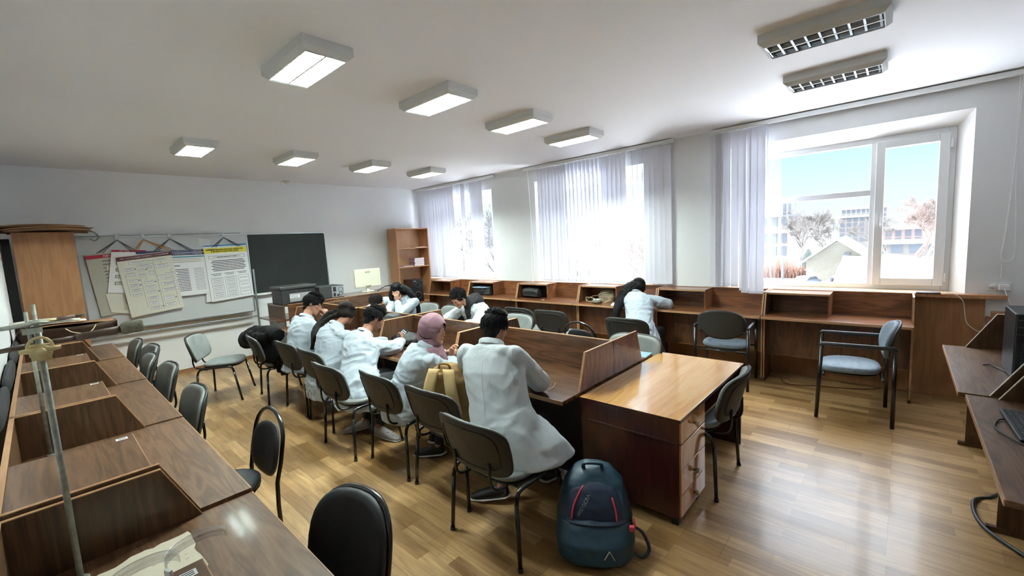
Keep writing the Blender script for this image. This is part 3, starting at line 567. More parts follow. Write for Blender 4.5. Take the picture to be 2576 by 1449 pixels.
cable('cable', [(2.9, -.45, .757), (3.05, -.38, .757), (3.2, -.4, .757), (3.22, -.44, .757), (3.1, -.5, .757), (2.9, -.52, .757)], .004, blackp, 'thin black cable loop on the desk by the keyboard')
cable('power_cable', [(3.6, -.72, .7), (3.62, -.62, .35), (3.9, -.5, .03), (3.8, -.40, .011), (3.54, -.40, .011), (3.35, -.5, .011), (3.0, -.8, .011)], .011, blackp, 'thick black cable curving from under the right desks across the floor')
cable('power_cable', [(3.56, -.7, .7), (3.4, -.6, .5), (3.3, -.6, .2), (3.2, -.7, .012)], .006, blackp, 'thinner black cable hanging under the keyboard desk')
s_ = thing('wall_socket', (6.05, -.70, 1.13), 'white double wall socket with a charger to the right of the near window', 'socket', rz=0)
MB().box(-.008, 0, -.08, .08, -.04, .04).build('socket_plate', pvc, s_, bev=.003); MB().tube([(-.008, .04, 0), (-.012, .04, 0)], .026, 20).build('socket_insert', pvc, s_)
p = one(MB().box(-.05, 0, -.035, .035, -.028, .028), 'charger_plug', pvc, (6.041, -.73, 1.125), 'white charger plugged into the wall socket by the near window', 'charger', bev=.006)
cable('charging_cable', [(5.99, -.73, 1.115), (5.95, -.76, 1.0), (5.9, -.82, .9), (5.7, -.9, .85)], .0035, pvc, 'white charger cable dropping from the wall socket')
cable('charging_cable', [(5.93, -.33, 1.062), (5.93, -.40, 1.062), (5.915, -.46, 1.0), (5.97, -.48, .9), (5.98, -.50, .78), (5.99, -.56, .71), (6.0, -.615, .69)], .0035, pvc, 'white cable hanging from the phone on the window sill')
one(MB().box(-.02, .02, -.03, .03, -.03, .03), 'power_adapter', blackp, (6.012, -.645, .70), 'small black adapter on the wooden panel above the right corner desk', 'adapter', bev=.003)
one(MB().box(-.05, .05, -.09, .09, 0, .009), 'smartphone', blackp, (5.99, -.22, 1.0555), 'black phone charging on the end of the near window sill', 'phone', bev=.003)
# ---------------------------------------------------------------- cabinet corner
cb = thing('cabinet', (.105, 7.85, 0), 'tall plain beech cabinet in the back left corner topped with cardboard', 'cabinet')
MB().box(-.15, .355, 7.56, 7.93, .04, 2.17).build('carcass', beechd, cb, world=True, bev=.002); MB().box(-.152, .36, 7.56, 7.94, 2.17, 2.19).build('cabinet_top', beechd, cb, world=True); MB().box(-.14, .35, 7.58, 7.92, 0, .04).build('plinth', blackp, cb, world=True)
card = mottled('brown_cardboard', '6e4f38', '8a6547', 3, .85)
for i in range(5):
    m = MB(); g = random.Random(i); dx = g.uniform(-.03, .03)
    m.grid(lambda u, v: (-.22+.70*u+dx+.02*sin(v*9+i), 7.3+.75*v, 2.196+.013*i+.022*sin(pi*u)*(1-v*.5)), 10, 4)
    o = m.build('cardboard_sheet', card, None, thick=.008); tag(o, ['bottom', 'second lowest', 'middle', 'second highest', 'top'][i]+' bent brown cardboard sheet piled on the tall cabinet', 'cardboard', 'cardboard sheets on the cabinet')
m = MB().tube(spline([(.46, 7.4, 2.2), (.53, 7.38, 2.17), (.56, 7.38, 2.11), (.52, 7.38, 2.07), (.48, 7.38, 2.1)]), .008, 6); one(m, 'rope_loop', base('grey_rope', '5e6260', .8), (0, 0, 0), 'grey loop of cord hanging from the cardboard on the cabinet', 'rope')
one(MB().box(-.035, .035, -.02, .02, 0, 2.12), 'gap_shade_board', base('matt_black', '060807', .9), (-.205, 7.6, 0), 'black board added as the shade in the gap between the cabinet and the left wall', 'screen', bev=.004)  # added board, its black colour stands for the shade in this gap
# black padded rolls between desk backs and left wall
for i, (ya, yb) in enumerate(((3.25, 4.2), (4.25, 5.35), (5.4, 6.9))):
    m = MB(); rings = []
    for j in range(9): t_ = j/8; r__ = .027*(.5+.5*sin(pi*min(1, max(0, t_*1.0)))**.4); rings.append(((0, ya+(yb-ya)*t_, 0), (r__, 0, 0), (0, 0, r__*(2.2))))
    m.loft(rings, 14); one(m, 'padded_roll', base('black_padding%d' % i, '14161a', .75), (-.2215, 0, 1.02), ['nearest', 'middle', 'farthest'][i]+' black padded roll wedged between the left wall and the desk backs', 'roll', group='black padded rolls along the left wall')
# brown portfolio bag and papers on the far left desk
bg = thing('portfolio_bag', (.15, 6.5, 1.0), 'large brown paper bag with a cream rope handle lying on the far left desk', 'bag'); brn = mottled('brown_paper_bag', '3f2d22', '54402f', 6, .8)
m = MB(); m.grid(lambda u, v: (-.34+.72*u, -.02-.06*v+.02*sin(u*7), .005+.15*v+.012*sin(u*5+2*v)), 12, 4); m.grid(lambda u, v: (-.34+.72*u, .33-.12*v, .005+.16*v+.01*sin(u*6)), 12, 4)
m.grid(lambda u, v: (-.34+.72*u, -.02+.35*v, .003), 12, 3); m.grid(lambda u, v: (.38, -.02+.35*u-.08*v*(1-u)-.12*u*v, .005+.15*v), 3, 3); m.grid(lambda u, v: (-.34-.03*sin(v*3), -.02+.35*u-.08*v*(1-u)-.12*u*v, .005+.15*v), 3, 3); m.build('bag_body', brn, bg, thick=.004)
m = MB(); m.grid(lambda u, v: (-.33+.70*u, -.075+.28*v, .165+.014*sin(u*4+v*2)+.01*v), 12, 3); m.build('bag_flap', card, bg, thick=.004)
MB().tube(spline([(-.02, -.088, .135), (.03, -.1, .09), (.12, -.102, .06), (.17, -.1, .08), (.21, -.09, .14)]), .005, 8).build('rope_handle', base('cream_rope', 'd8c9a6', .8), bg)
for i in range(4):
    m = MB(); m.grid(lambda u, v: (-.25+.45*u-.04*i, -.02+.22*v+.02*i, .012*i+.01*sin(3*u)), 6, 2); o = one(m, 'paper_sheet', cream, (.1, 6.5, 1.19), ['lowest', 'second', 'third', 'top'][i]+' cream sheet on top of the brown paper bag', 'paper', group='cream sheets on the brown bag', thick=.001)
# ---------------------------------------------------------------- laboratory stands
rodm = mottled('weathered_steel_rod', '7d8078', '9a9b90', 40, .5, metal=.4); brassm = base('wing_nut_brass', 'd6c38e', .4, metal=.3); woodr = mottled('dark_wood_rod', '5e4e45', '7a685c', 20, .6); corkm = mottled('mottled_cork', '7a7b68', 'a3a38a', 60, .9)
st = thing('laboratory_stand', (-.02, 1.97, .76), 'grey laboratory stand with a brass wing nut clamp on the near left desk', 'stand')
MB().tube([(0, 0, 0), (0, 0, .01)], .022, 20).build('stand_base', rodm, st, bev=.003); MB().tube([(0, 0, .012), (0, 0, .835)], .0085, 14).build('rod', rodm, st)
c_ = MB().tube([(0, -.03, .775), (0, .03, .775)], .026, 14); c_.box(-.022, .022, -.026, .02, .752, .798); cl_ = c_.build('clamp_boss', brassm, st)
m = MB().tube([(0, -.03, .78), (0, -.06, .78)], .013, 12); m.loft([((-.044, -.045, .787), (0, .004, 0), (0, 0, .006)), ((-.02, -.045, .785), (0, .005, 0), (0, 0, .008)), ((.02, -.045, .785), (0, .005, 0), (0, 0, .008)), ((.044, -.045, .787), (0, .004, 0), (0, 0, .006))], 8); m.build('wing_nut', brassm, cl_)
MB().tube([(.003*cos(a_)*9, -.034, .79+.033*sin(a_)) for a_ in [pi*i/10 for i in range(-1, 12)]], .004, 6).build('clamp_ring', brassm, cl_)
m = MB().tube([(-.085, .02, .79), (-.03, .02, .795)], [.007, .009], 10); m.tube([(-.03, .02, .795), (.08, .02, .80)], .0085, 10); m.tube([(.08, .02, .80), (.19, .02, .808)], .012, 10); m.build('cross_rod', woodr, st)
m = MB().loft([((.19, .02, .808), (0, .016, 0), (0, 0, .016)), ((.2, .02, .809), (0, .022, 0), (0, 0, .022)), ((.245, .02, .812), (0, .022, 0), (0, 0, .022)), ((.25, .02, .812), (0, .018, 0), (0, 0, .018))], 14); m.build('cork_grip', corkm, st)
st = thing('laboratory_stand', (-.035, 3.43, .76), 'grey double-rod laboratory stand on the second left desk behind the near one', 'stand')
MB().tube([(-.015, 0, 0), (-.015, 0, .01)], .032, 20).build('stand_base', rodm, st, bev=.003); MB().tube([(0, 0, .012), (0, 0, .835)], .0095, 12).build('rod', rodm, st); MB().tube([(-.03, 0, .012), (-.03, 0, .80)], .009, 12).build('rod', rodm, st)
m = MB().box(-.055, .02, -.022, .02, .68, .71); m.loft([((-.06, 0, .735), (0, .004, 0), (0, 0, .004)), ((0, -.02, .74), (0, .02, 0), (0, 0, .014)), ((.05, -.02, .735), (0, .01, 0), (0, 0, .01))], 10); cb_ = m.build('clamp_boss', rodm, st)
MB().tube([(-.14, -.02, .725), (-.03, -.02, .733), (.02, -.02, .74)], [.011, .012, .008], 10).build('cross_rod', rodm, st)
MB().tube([(.02, -.02, .74), (.08, -.02, .745)], .007, 8).build('jaw_arm', brassm, st); m = MB().tube([(.08, -.02, .745), (.15, -.02, .75)], .01, 8); m.tube([(.15, -.02, .752), (.19, -.03, .757)], .006, 8); m.tube([(.15, -.02, .748), (.19, -.01, .745)], .006, 8); m.build('clamp_jaw', woodr, st)
# paper, goggles and scraps on the left desks
pb = mottled('torn_cream_paper', 'd6cfbb', 'cbc3ac', 5, .85)
m = MB(); g = random.Random(4); top = [(-.02+.29*t_-.0, 1.955+.012*g.uniform(-1, 1)+.04*t_) for t_ in [i/14 for i in range(15)]]; rt = [(.268+.008*g.uniform(-1, 1), 1.99-.28*t_) for t_ in [i/10 for i in range(1, 11)]]
out = top+rt+[(.1, 1.52), (-.1, 1.55), (-.1, 1.8)]; m.prism([(x, y) for x, y in out], 'Z', 0, .0012); m.cur = 1
for i in range(26): x = g.uniform(.02, .24); y = g.uniform(1.68, 1.88); m.box(x, x+g.uniform(.003, .012), y, y+.0015, .0012, .0015)
m.cur = 0; one(m, 'torn_paper', [pb, inkm], (0, 0, .7605), 'torn cream sheet of paper on the nearest left desk', 'paper')
clear = bpy.data.materials.new('clear_plastic'); clear.use_nodes = True; t = clear.node_tree; q1 = t.nodes.new('ShaderNodeBsdfTransparent'); q2 = t.nodes.new('ShaderNodeBsdfGlossy'); q2.inputs['Roughness'].default_value = .15; q3 = t.nodes.new('ShaderNodeMixShader'); q3.inputs[0].default_value = .28; t.links.new(q1.outputs[0], q3.inputs[1]); t.links.new(q2.outputs[0], q3.inputs[2]); t.links.new(q3.outputs[0], t.nodes['Material Output'].inputs[0])
def petri(cx, cy, z, rz, label):
    t_ = thing('clear_goggles_rim', (cx, cy, z), label, 'clear plastic', rz=rz)
    m = MB().grid(lambda u, v: (.075*cos(pi*u), .06*sin(pi*u), .004+.03*v), 20, 2); m.build('clear_shield', clear, t_, thick=.0015); MB().tube([(.075*cos(pi*i/20), .06*sin(pi*i/20),   .034) for i in range(21)], .0016, 6).build('rim', clear, t_)
    MB().box(-.083, -.073, -.018, .004, .002, .02).build('side_clip', pvc, t_, bev=.002)
petri(.205, 1.38, 1.0, R(20), 'curved clear plastic shield with a white clip on the nearest shelf top'); petri(.09, 1.37, 1.0, R(10), 'second clear plastic rim at the bottom edge of the photo')
m = MB(); m.prism([(-.12, -.08), (.14, -.06), (.2, .1), (.06, .16), (-.1, .09)], 'Z', 0, .001); one(m, 'paper_sheet', pb, (.06, 2.80, .7605), 'cream paper behind the shelf of the second left desk', 'paper', rz=.1)
m = MB()
for i in range(9): a_ = g.uniform(0, 6); x, y = g.uniform(-.08, .1), g.uniform(-.05, .05); m.ell((x, y, .035+g.uniform(0, .05)), (.03, .014, .02), Matrix.Rotation(a_, 3, 'Z'), 8, 5)
one(m, 'crumpled_wrapper', mottled('wrapper_brown', '4b3d33', 'cdbfa4', 18, .8), (.07, 2.83, .765), 'crumpled brown and cream wrapper behind the second left shelf box', 'wrapper')
# ---------------------------------------------------------------- whiteboard, blackboard, posters
wb_ = thing('whiteboard', (1.44, 8.2, 0), 'white dry-wipe board on a metal stand hung with posters', 'whiteboard')
MB().box(.40, 2.42, 8.19, 8.205, .85, 2.13).build('board', wbm, wb_, world=True)
m = MB(); [m.box(*a_) for a_ in ((.385, .405, 8.18, 8.21, .83, 2.15), (2.415, 2.435, 8.18, 8.21, .83, 2.15), (.4, 2.42, 8.18, 8.21, .83, .852), (.4, 2.42, 8.18, 8.21, 2.128, 2.15))]; m.build('board_frame', alu, wb_, world=True, bev=.002)
MB().box(.36, 2.45, 8.165, 8.2, .735, .765).build('lower_rail', alu, wb_, world=True, bev=.003); MB().tube([(.3, 8.172, 2.155), (2.33, 8.172, 2.165)], .0035, 6).build('hanging_wire', steel, wb_, world=True)
for x in (.36, 2.47):
    MB().box(x-.013, x+.013, 8.18, 8.206, .03, 1.55).build('leg', alu, wb_, world=True); MB().box(x-.016, x+.016, 7.96, 8.3, 0, .03).build('foot', alu, wb_, world=True, bev=.003)
k_ = thing('blackboard', (3.14, 8.31, 1.1), 'dark green chalkboard on the back wall to the right of the whiteboard', 'blackboard')
MB().box(2.44, 3.80, 8.295, 8.312, 1.12, 2.14).build('board', bbm, k_, world=True); m = MB(); [m.box(*a_) for a_ in ((2.43, 2.445, 8.285, 8.328, 1.1, 2.155), (3.795, 3.81, 8.285, 8.328, 1.1, 2.155), (2.43, 3.81, 8.285, 8.328, 2.138, 2.155))]; m.build('board_frame', alu, k_, world=True)
MB().box(2.43, 3.81, 8.25, 8.328, 1.085, 1.12).build('chalk_tray', white_e, k_, world=True, bev=.004)
m = MB(); [m.box(x-.014, x+.014, 8.28, 8.3, z-.014, z+.014) for x, z in ((3.795, 2.14), (3.795, 1.115))]; m.build('corner_cap', white_e, k_, world=True)
PW = [whitep, cream, redi, maroon, navy, yell, inkm, textw, tealm, lil, blu, base('greyed_cream_board', 'b6b5a8', .7)]
def poster(name, q, y, paper, band, bandt, draw, label, title=None, tsize=.03, tcol=7, lines=None):
    """q: corners TL, TR, BR, BL as (x, z) on the board plane"""
    def P(u, v, d=0): a_ = V(q[0]).lerp(V(q[1]), u); b_ = V(q[3]).lerp(V(q[2]), u); c_ = a_.lerp(b_, v); return (c_.x, y-d, c_.y)
    w_ = (V(q[1])-V(q[0])).length; h_ = (V(q[3])-V(q[0])).length; t_ = thing(name, (q[0][0], y, q[3][1]), label, 'poster', group='posters hung on the whiteboard')
    m = MB(); m.add([P(0, 0, 0), P(1, 0, 0), P(1, 1, 0), P(0, 1, 0), P(0, 0, -.004), P(1, 0, -.004), P(1, 1, -.004), P(0, 1, -.004)], [(0, 1, 2, 3), (7, 6, 5, 4), (0, 4, 5, 1), (1, 5, 6, 2), (2, 6, 7, 3), (3, 7, 4, 0)]); m.build('poster_board', PW[paper], t_, world=True)
    g_ = MB(); d = .0012
    def rect(u0, v0, u1, v1, c_, dd=d): g_.cur = c_; g_.add([P(u0, v0, dd), P(u1, v0, dd), P(u1, v1, dd), P(u0, v1, dd)], [(0, 1, 2, 3)], False)
    if bandt: rect(0.0, band[0], 1, band[1], bandt)
    def fx(x, y_, cu, cv): return P(cu+x/w_, cv-y_/h_, .0024)
    if title:
        for s_, cu, cv, sz, col in title: add_text(g_, s_, sz, lambda x, y_: fx(x, y_, cu, cv), col, .0012)
    def box(u0, v0, u1, v1, fill=0, n=2, b_=.003):
        rect(u0, v0, u1, v1, 6 if fill != 9 else 9, d); rect(u0+b_/w_, v0+b_/h_, u1-b_/w_, v1-b_/h_, 0 if fill != 1 else 1, d+.0004)
        for i in range(n): rect(u0+.12*(u1-u0), v0+(i+.7)/(n+.6)*(v1-v0)-.003/h_, u1-.12*(u1-u0), v0+(i+.7)/(n+.6)*(v1-v0)+.002/h_, 6, d+.0008)
    if draw: draw(rect, box)
    g_.build('print', PW, t_, world=True); return t_
def dA(rect, box):
    for i in range(14): rect(.45, .12+.055*i, .95 if i % 3 else .8, .13+.055*i, 6)
    for i in range(3): box(.52, .2+.13*i, .98, .29+.13*i, 1)
def dB(rect, box):
    rect(.3, .2, .62, .225, 6)
    for i in range(4): box(.16, .28+.155*i, .7, .35+.155*i, 1, 1, .006)
def dC(rect, box):
    for b_ in ((.2, .11, .52, .15), (.33, .17, .6, .205), (.65, .11, .88, .145), (.66, .2, .88, .26), (.1, .2, .26, .25), (.1, .28, .26, .34), (.32, .24, .45, .28), (.48, .2, .58, .25), (.32, .32, .44, .38), (.5, .29, .6, .36), (.13, .39, .28, .43), (.13, .47, .28, .52), (.13, .55, .29, .6), (.13, .63, .29, .67), (.38, .45, .56, .49), (.38, .53, .56, .59), (.38, .62, .58, .66), (.38, .72, .56, .77), (.38, .80, .54, .86), (.38, .89, .57, .94), (.64, .38, .78, .46), (.8, .36, .98, .4), (.8, .44, .95, .48), (.68, .52, .98, .57), (.66, .62, .98, .67), (.66, .75, .86, .83), (.66, .87, .86, .93)): box(*b_, 0, 2 if b_[3]-b_[1] > .045 else 1)
    for u0, v0, u1, v1 in ((.62, .15, .625, .95), (.08, .3, .084, .65), (.33, .4, .334, .9), (.5, .12, .65, .124), (.76, .15, .764, .2), (.92, .3, .924, .95), (.4, .41, .46, .414)): rect(u0, v0, u1, v1, 6)
    for u0, v0 in ((.27, .22), (.46, .25), (.29, .41), (.29, .49), (.57, .47), (.59, .64), (.88, .79), (.6, .9)): rect(u0, v0, u0+.025, v0+.015, 6)
def dD(rect, box):
    rect(0, .135, 1, .165, 8)
    for i in range(3): rect(.02, .18+.035*i, .98, .2+.035*i, 1)
    for i in range(3): rect(.05, .188+.035*i, .93, .193+.035*i, 6)
    rect(.3, .33, .6, .345, 6)
    for i in range(14): rect(.03, .4+.036*i, .98, .402+.036*i, 9)
    for i in range(14): rect(.5+.02*(i % 3), .412+.036*i, .72, .424+.036*i, 6); rect(.8, .414+.036*i, .96, .42+.036*i, 6); rect(.08, .414+.036*i, .4, .42+.036*i, 6)
    for j in range(9): rect(.05+.115*j, .38, .052+.115*j, .9, 9)
def dE(rect, box):
    box(.08, .17, .93, .225, 0, 1)
    for i in range(7): rect(.12 if i % 2 else .15, .26+.03*i, .92 if i % 3 else .88, .272+.03*i, 6)
    for j in range(3):
        rect(.08+.3*j, .50, .32+.3*j, .508, 6); rect(.12+.3*j, .525, .3+.3*j, .533, 6)
        for i in range(3): box(.07+.31*j, .57+.135*i, .33+.31*j, .685+.135*i, 0, 3 if j < 2 else 1)
poster('hanging_poster', [(.452, 1.909), (.80, 1.935), (.86, 1.085), (.525, 1.05)], 8.166, 11, (.02, .075), 2, dA, 'grey cream poster with a red band hanging furthest left on the whiteboard', [('ГИГИЕНА', .72, .05, .03, 7)])
poster('hanging_poster', [(.60, 1.36), (.98, 1.40), (.93, 1.02), (.63, 1.10)], 8.158, 1, None, 0, dA, 'cream text poster whose lower part shows beneath the white and cream ones')
poster('hanging_poster', [(.731, 1.973), (1.10, 1.95), (1.03, 1.33), (.624, 1.371)], 8.150, 0, (.01, .06), 2, dB, 'white poster with a bright red band headed in white letters', [('МЕТОДЫ УТ', .42, .036, .026, 7)])
poster('hanging_poster', [(.978, 1.925), (1.787, 1.92), (1.80, 1.225), (1.0, 1.215)], 8.142, 0, (.0, .05), 4, dD, 'white table poster with two navy title bands behind the cream chart', [('А ФИЗИЧЕСКОГО РАЗВИТИЯ', .745, .088, .026, 7), ('А ФИЗИЧЕСКОГО РАЗВИТИЯ', .74, .026, .026, 7)])
o = [q for q in C.objects if q.type == 'MESH' and q.parent and q.parent.get('label', '').startswith('white table poster') and q.name.startswith('print')][0]
poster('hanging_poster', [(.756, 1.86), (1.377, 1.92), (1.45, 1.055), (.831, .99)], 8.132, 1, (.01, .075), 3, dC, 'large cream poster with a dark red band and a chart of small boxes', [('КЛАССИФИКАЦИЯ ПИЩЕВЫХ ОТРАВЛЕНИЙ', .5, .043, .0255, 7)])
poster('hanging_poster', [(1.79, 1.955), (2.385, 1.965), (2.425, 1.115), (1.815, 1.075)], 8.145, 0, (.03, .125), 5, dE, 'white poster with a yellow title band hanging furthest right on the whiteboard', [('НОРМИРОВАНИЕ ВРЕДНЫХ ВЕЩЕСТВ', .48, .063, .027, 6), ('В ВОЗДУХЕ РАБОЧЕЙ ЗОНЫ', .48, .098, .027, 6), ('ПДК м.р. в.в. (ГОСТ 12.1.005)', .5, .2, .02, 6)])
poster('hanging_poster', [(1.80, 1.975), (2.395, 1.99), (2.42, 1.13), (1.75, 1.08)], 8.160, 0, (.0, .03), 10, None, 'white poster with a blue top edge peeking out behind the yellow-banded one')
# second navy band
P_ = [q for q in C.objects if q.type == 'EMPTY' and q.get('label', '').startswith('white table poster')][0]
MB().poly([(.979, 8.1406, 1.88), (1.787, 8.1406, 1.877), (1.7885, 8.1406, 1.842), (.980, 8.1406, 1.845)]).build('title_band', navy, P_, world=True)
strap = [base('dark_cord', '3d4348', .8), base('amber_cord', 'a8742f', .8)]
for i, (x, za, zb, xa_, xb_) in enumerate(((.803, 2.16, 1.93, .60, .97), (1.085, 2.16, 1.93, .97, 1.36), (1.39, 2.16, 1.92, 1.2, 1.62), (2.085, 2.16, 1.95, 1.93, 2.28))):
    t_ = thing('ribbon_loop', (x, 8.15, 2.1), ['dark cords on the first hook from the left above the whiteboard', 'amber cords on the second hook above the whiteboard', 'dark cords on the third hook above the whiteboard', 'dark cords on the rightmost hook above the yellow-banded poster'][i], 'ribbon', group='ribbon loops on the whiteboard wire')
    m = MB().box(x-.02, x+.02, 8.155, 8.168, 2.09 if i == 0 else 2.12, 2.175); m.build('hook', alu, t_, world=True, bev=.003)
    m = MB()
    for d in (-.03, 0, .03): m.tube([(x, 8.155, za-.06), (xa_+d, 8.128, zb-.02*abs(d)*10)], .0045, 6); m.tube([(x, 8.155, za-.06), (xb_+d, 8.128, zb)], .0045, 6)
    m.build('cords', strap[i == 1], t_, world=True)
m = MB()
for i in range(5): m.box(-.09+.006*i, .07, -.002, 0, -.022*i-.012, -.022*i, Matrix.Rotation(R(9), 4, 'Y'))
one(m, 'paper_strips', whitep, (1.84, 8.187, 2.075), 'fan of small white paper strips stuck at the top of the whiteboard', 'paper')
# ---------------------------------------------------------------- bookcase and what it holds
bk = thing('bookcase', (5.63, 8.14, 0), 'open beech bookcase in the far right corner', 'bookcase')
m = MB(); MB().box(5.20, 5.22, 7.965, 8.31, 0, 2.16).build('side_panel', beechd, bk, world=True, bev=.001); MB().box(6.0, 6.02, 7.965, 8.31, 0, 2.16).build('side_panel', beech, bk, world=True, bev=.001)
MB().box(5.2, 6.02, 7.96, 8.31, 2.16, 2.18).build('top_panel', beech, bk, world=True); MB().box(5.22, 6.0, 8.295, 8.31, .05, 2.16).build('back_panel', wood('pale_beech_back', ['c0946a', 'cda27a'], 'Z', .5, 0), bk, world=True)
for z in (1.765, 1.36, .57, .06): MB().box(5.22, 6.0, 7.97, 8.295, z-.02, z).build('shelf', beech, bk, world=True, bev=.001)
MB().box(5.22, 6.0, 7.965, 7.98, .07, .545).build('door', beechd, bk, world=True, bev=.001)
pages = base('page_edges', 'dcd6d6', .8); covers = [base('dusty_pink_cover', 'a88480', .7), base('mauve_cover', '937078', .7)]
def book(x, y, z, w_, d, h_, c_, label, rz=0, group='books stacked on the bookcase shelf'):
    t_ = thing('book', (x, y, z), label, 'book', rz=rz, group=group); m = MB().box(-w_/2, w_/2, -d/2, d/2, 0, .002); m.box(-w_/2, w_/2, -d/2, d/2, h_-.002, h_); m.box(-w_/2, -w_/2+.002, -d/2, d/2, .002, h_-.002); m.build('cover', c_, t_); MB().box(-w_/2+.002, w_/2-.003, -d/2+.003, d/2-.003, .002, h_-.002).build('page_block', pages, t_)
for i in range(4): book(5.76+.004*(i % 2), 8.1, 1.3605+.043*i, .26, .2, .042, covers[i % 2], ['bottom', 'second', 'third', 'top'][i]+' book of the stack on the middle bookcase shelf', .04*(i % 2))
book(5.47, 8.08, 1.3605, .24, .18, .02, covers[1], 'thin book lying left of the stack on the bookcase shelf'); book(5.34, 8.1, 1.3605, .18, .2, .008, covers[0], 'flat brown booklet at the left end of the bookcase shelf')
book(5.82, 8.1, 1.7655, .25, .2, .012, covers[0], 'thin white booklet on the upper bookcase shelf', group='books stacked on the bookcase shelf')
sp = thing('loudspeaker', (5.64, 8.08, .5705), 'brown loudspeaker with a black front in the bookcase', 'loudspeaker'); MB().box(-.15, .15, -.1, .19, 0, .5).build('speaker_cabinet', wood('dark_speaker_veneer', ['3e2119', '4e2b20'], 'Z', .5, 0), sp, bev=.003)
MB().box(-.145, .145, -.118, -.1, .005, .495).build('front_baffle', blackp, sp, bev=.006)
for z, r__ in ((.37, .055), (.15, .085)):
    m = MB().loft([((.0, -.118, z), (r__, 0, 0), (0, 0, r__)), ((.0, -.126, z), (r__, 0, 0), (0, 0, r__)), ((.0, -.128, z), (r__*.85, 0, 0), (0, 0, r__*.85)), ((.0, -.112, z), (r__*.4, 0, 0), (0, 0, r__*.4)), ((.0, -.12, z), (r__*.2, 0, 0), (0, 0, r__*.2))], 24); m.build('driver', blackp2, sp)
MB().tube([(.1, -.118, .44), (.1, -.123, .44)], .028, 16).build('tweeter', blackp2, sp); MB().box(-.1, -.04, -.1195, -.118, .455, .467).build('name_plate', alu, sp)
for o in list(C.objects):   # the bookcase stands clear of the blind, together with what it holds
    if not o.parent and (o.name.split('.')[0] in ('bookcase', 'loudspeaker', 'book')): o.location.x -= .09; o.location.y -= .12
# ---------------------------------------------------------------- computer table behind the island
ft = thing('computer_table', (3.5, 7.1, 0), 'reddish walnut computer table across the end of the island', 'desk')
MB().box(2.32, 4.6, 6.92, 7.65, .76, .786).build('desktop', redX, ft, world=True, bev=.002); MB().box(2.50, 4.6, 6.9, 6.92, .1, 1.005).build('back_board', redX, ft, world=True); MB().box(2.42, 4.55, 6.925, 7.55, .98, 1.003).build('raised_shelf', redX, ft, world=True)
MB().box(2.5, 4.6, 6.898, 6.92, 1.005, 1.009).build('board_edge', edge_m, ft, world=True)
for x in (2.44, 3.3, 4.5): MB().box(x, x+.018, 6.93, 7.6, 0, .98).build('side_panel', redZ, ft, world=True)
MB().prism([(2.955, .96), (3.25, 1.0), (3.33, .85), (2.955, .8)], 'Y', 6.78, 6.796).build('side_panel', redZ, ft, world=True)
pr_ = thing('printer', (2.72, 7.2, 1.004), 'black printer seen from behind on the computer table', 'printer'); MB().box(-.27, .25, -.2, .2, .0, .225).build('printer_body', blackp, pr_, bev=.012); MB().box(-.29, .27, -.215, .215, .225, .275).build('lid', blackp2, pr_, bev=.012)
MB().box(-.15, .21, -.204, -.2, .03, .16).build('rear_plate', alu, pr_); m = MB().box(-.14, .0, -.206, -.204, .085, .135); m.cur = 1
for i in range(4): m.box(-.13, -.02+.0*i, -.207, -.206, .09+.011*i, .094+.011*i)
m.build('rating_label', [whitep, inkm], pr_); m = MB()
for i in range(6): m.box(-.2+.07*i, -.16+.07*i, -.206, -.2, .175, .205)
m.build('rear_latch', blackp2, pr_)
pc = thing('computer_tower', (3.27, 7.25, 1.004), 'desktop computer seen from behind with its silver back plate beside the printer', 'computer'); MB().box(-.21, .21, -.19, .19, .0, .2).build('case', blackp2, pc, bev=.004)
MB().box(.0, .205, -.194, -.19, .008, .192).build('rear_panel', alu, pc); m = MB(); [m.box(*a_) for a_ in ((.02, .07, -.197, -.194, .1, .18), (.02, .06, -.197, -.194, .02, .08), (.08, .12, -.197, -.194, .02, .05))]; m.build('ports', blackp, pc)
m = MB().tube([(.15+.04*cos(a_), -.196, .13+.04*sin(a_)) for a_ in [2*pi*i/18 for i in range(18)]], .003, 6, closed=True); m.tube([(.14+.03*cos(a_), -.215, .06+.03*sin(a_)) for a_ in [2*pi*i/18 for i in range(18)]], .004, 6, closed=True); m.build('fan_ring', blackp, pc)
mo = thing('monitor', (4.07, 7.3, 1.004), 'ivory monitor turned away showing its back on the computer table', 'monitor'); MB().box(-.26, .26, -.02, .02, .085, .42).build('monitor_shell', ivory, mo, bev=.01)
m = MB().box(-.03, .03, -.0, .03, .01, .14); m.build('stand_neck', ivory, mo, bev=.005); MB().loft([((0, .02, z), (.13*s__, 0, 0), (0, .09*s__, 0)) for z, s__ in ((0, 1), (.008, 1), (.014, .9))], 20).build('stand_foot', ivory, mo)
MB().loft([((0, -.021, .12), (.05, 0, 0), (0, 0, .02)), ((0, -.035, .12), (.045, 0, 0), (0, 0, .015))], 16).build('stand_hinge', ivory, mo)
m = MB(); add_text(m, 'AOC', .05, lambda x, y_: (x, -.0212, .36+y_), 0, .001); m.build('logo', base('grey_print', '6a6a60', .5), mo)
cable('cable', [(4.1, 7.05, 1.02), (4.25, 7.02, 1.09), (4.42, 7.05, 1.08), (4.55, 7.1, 1.02)], .01, blackp, 'black cable arching beside the ivory monitor')
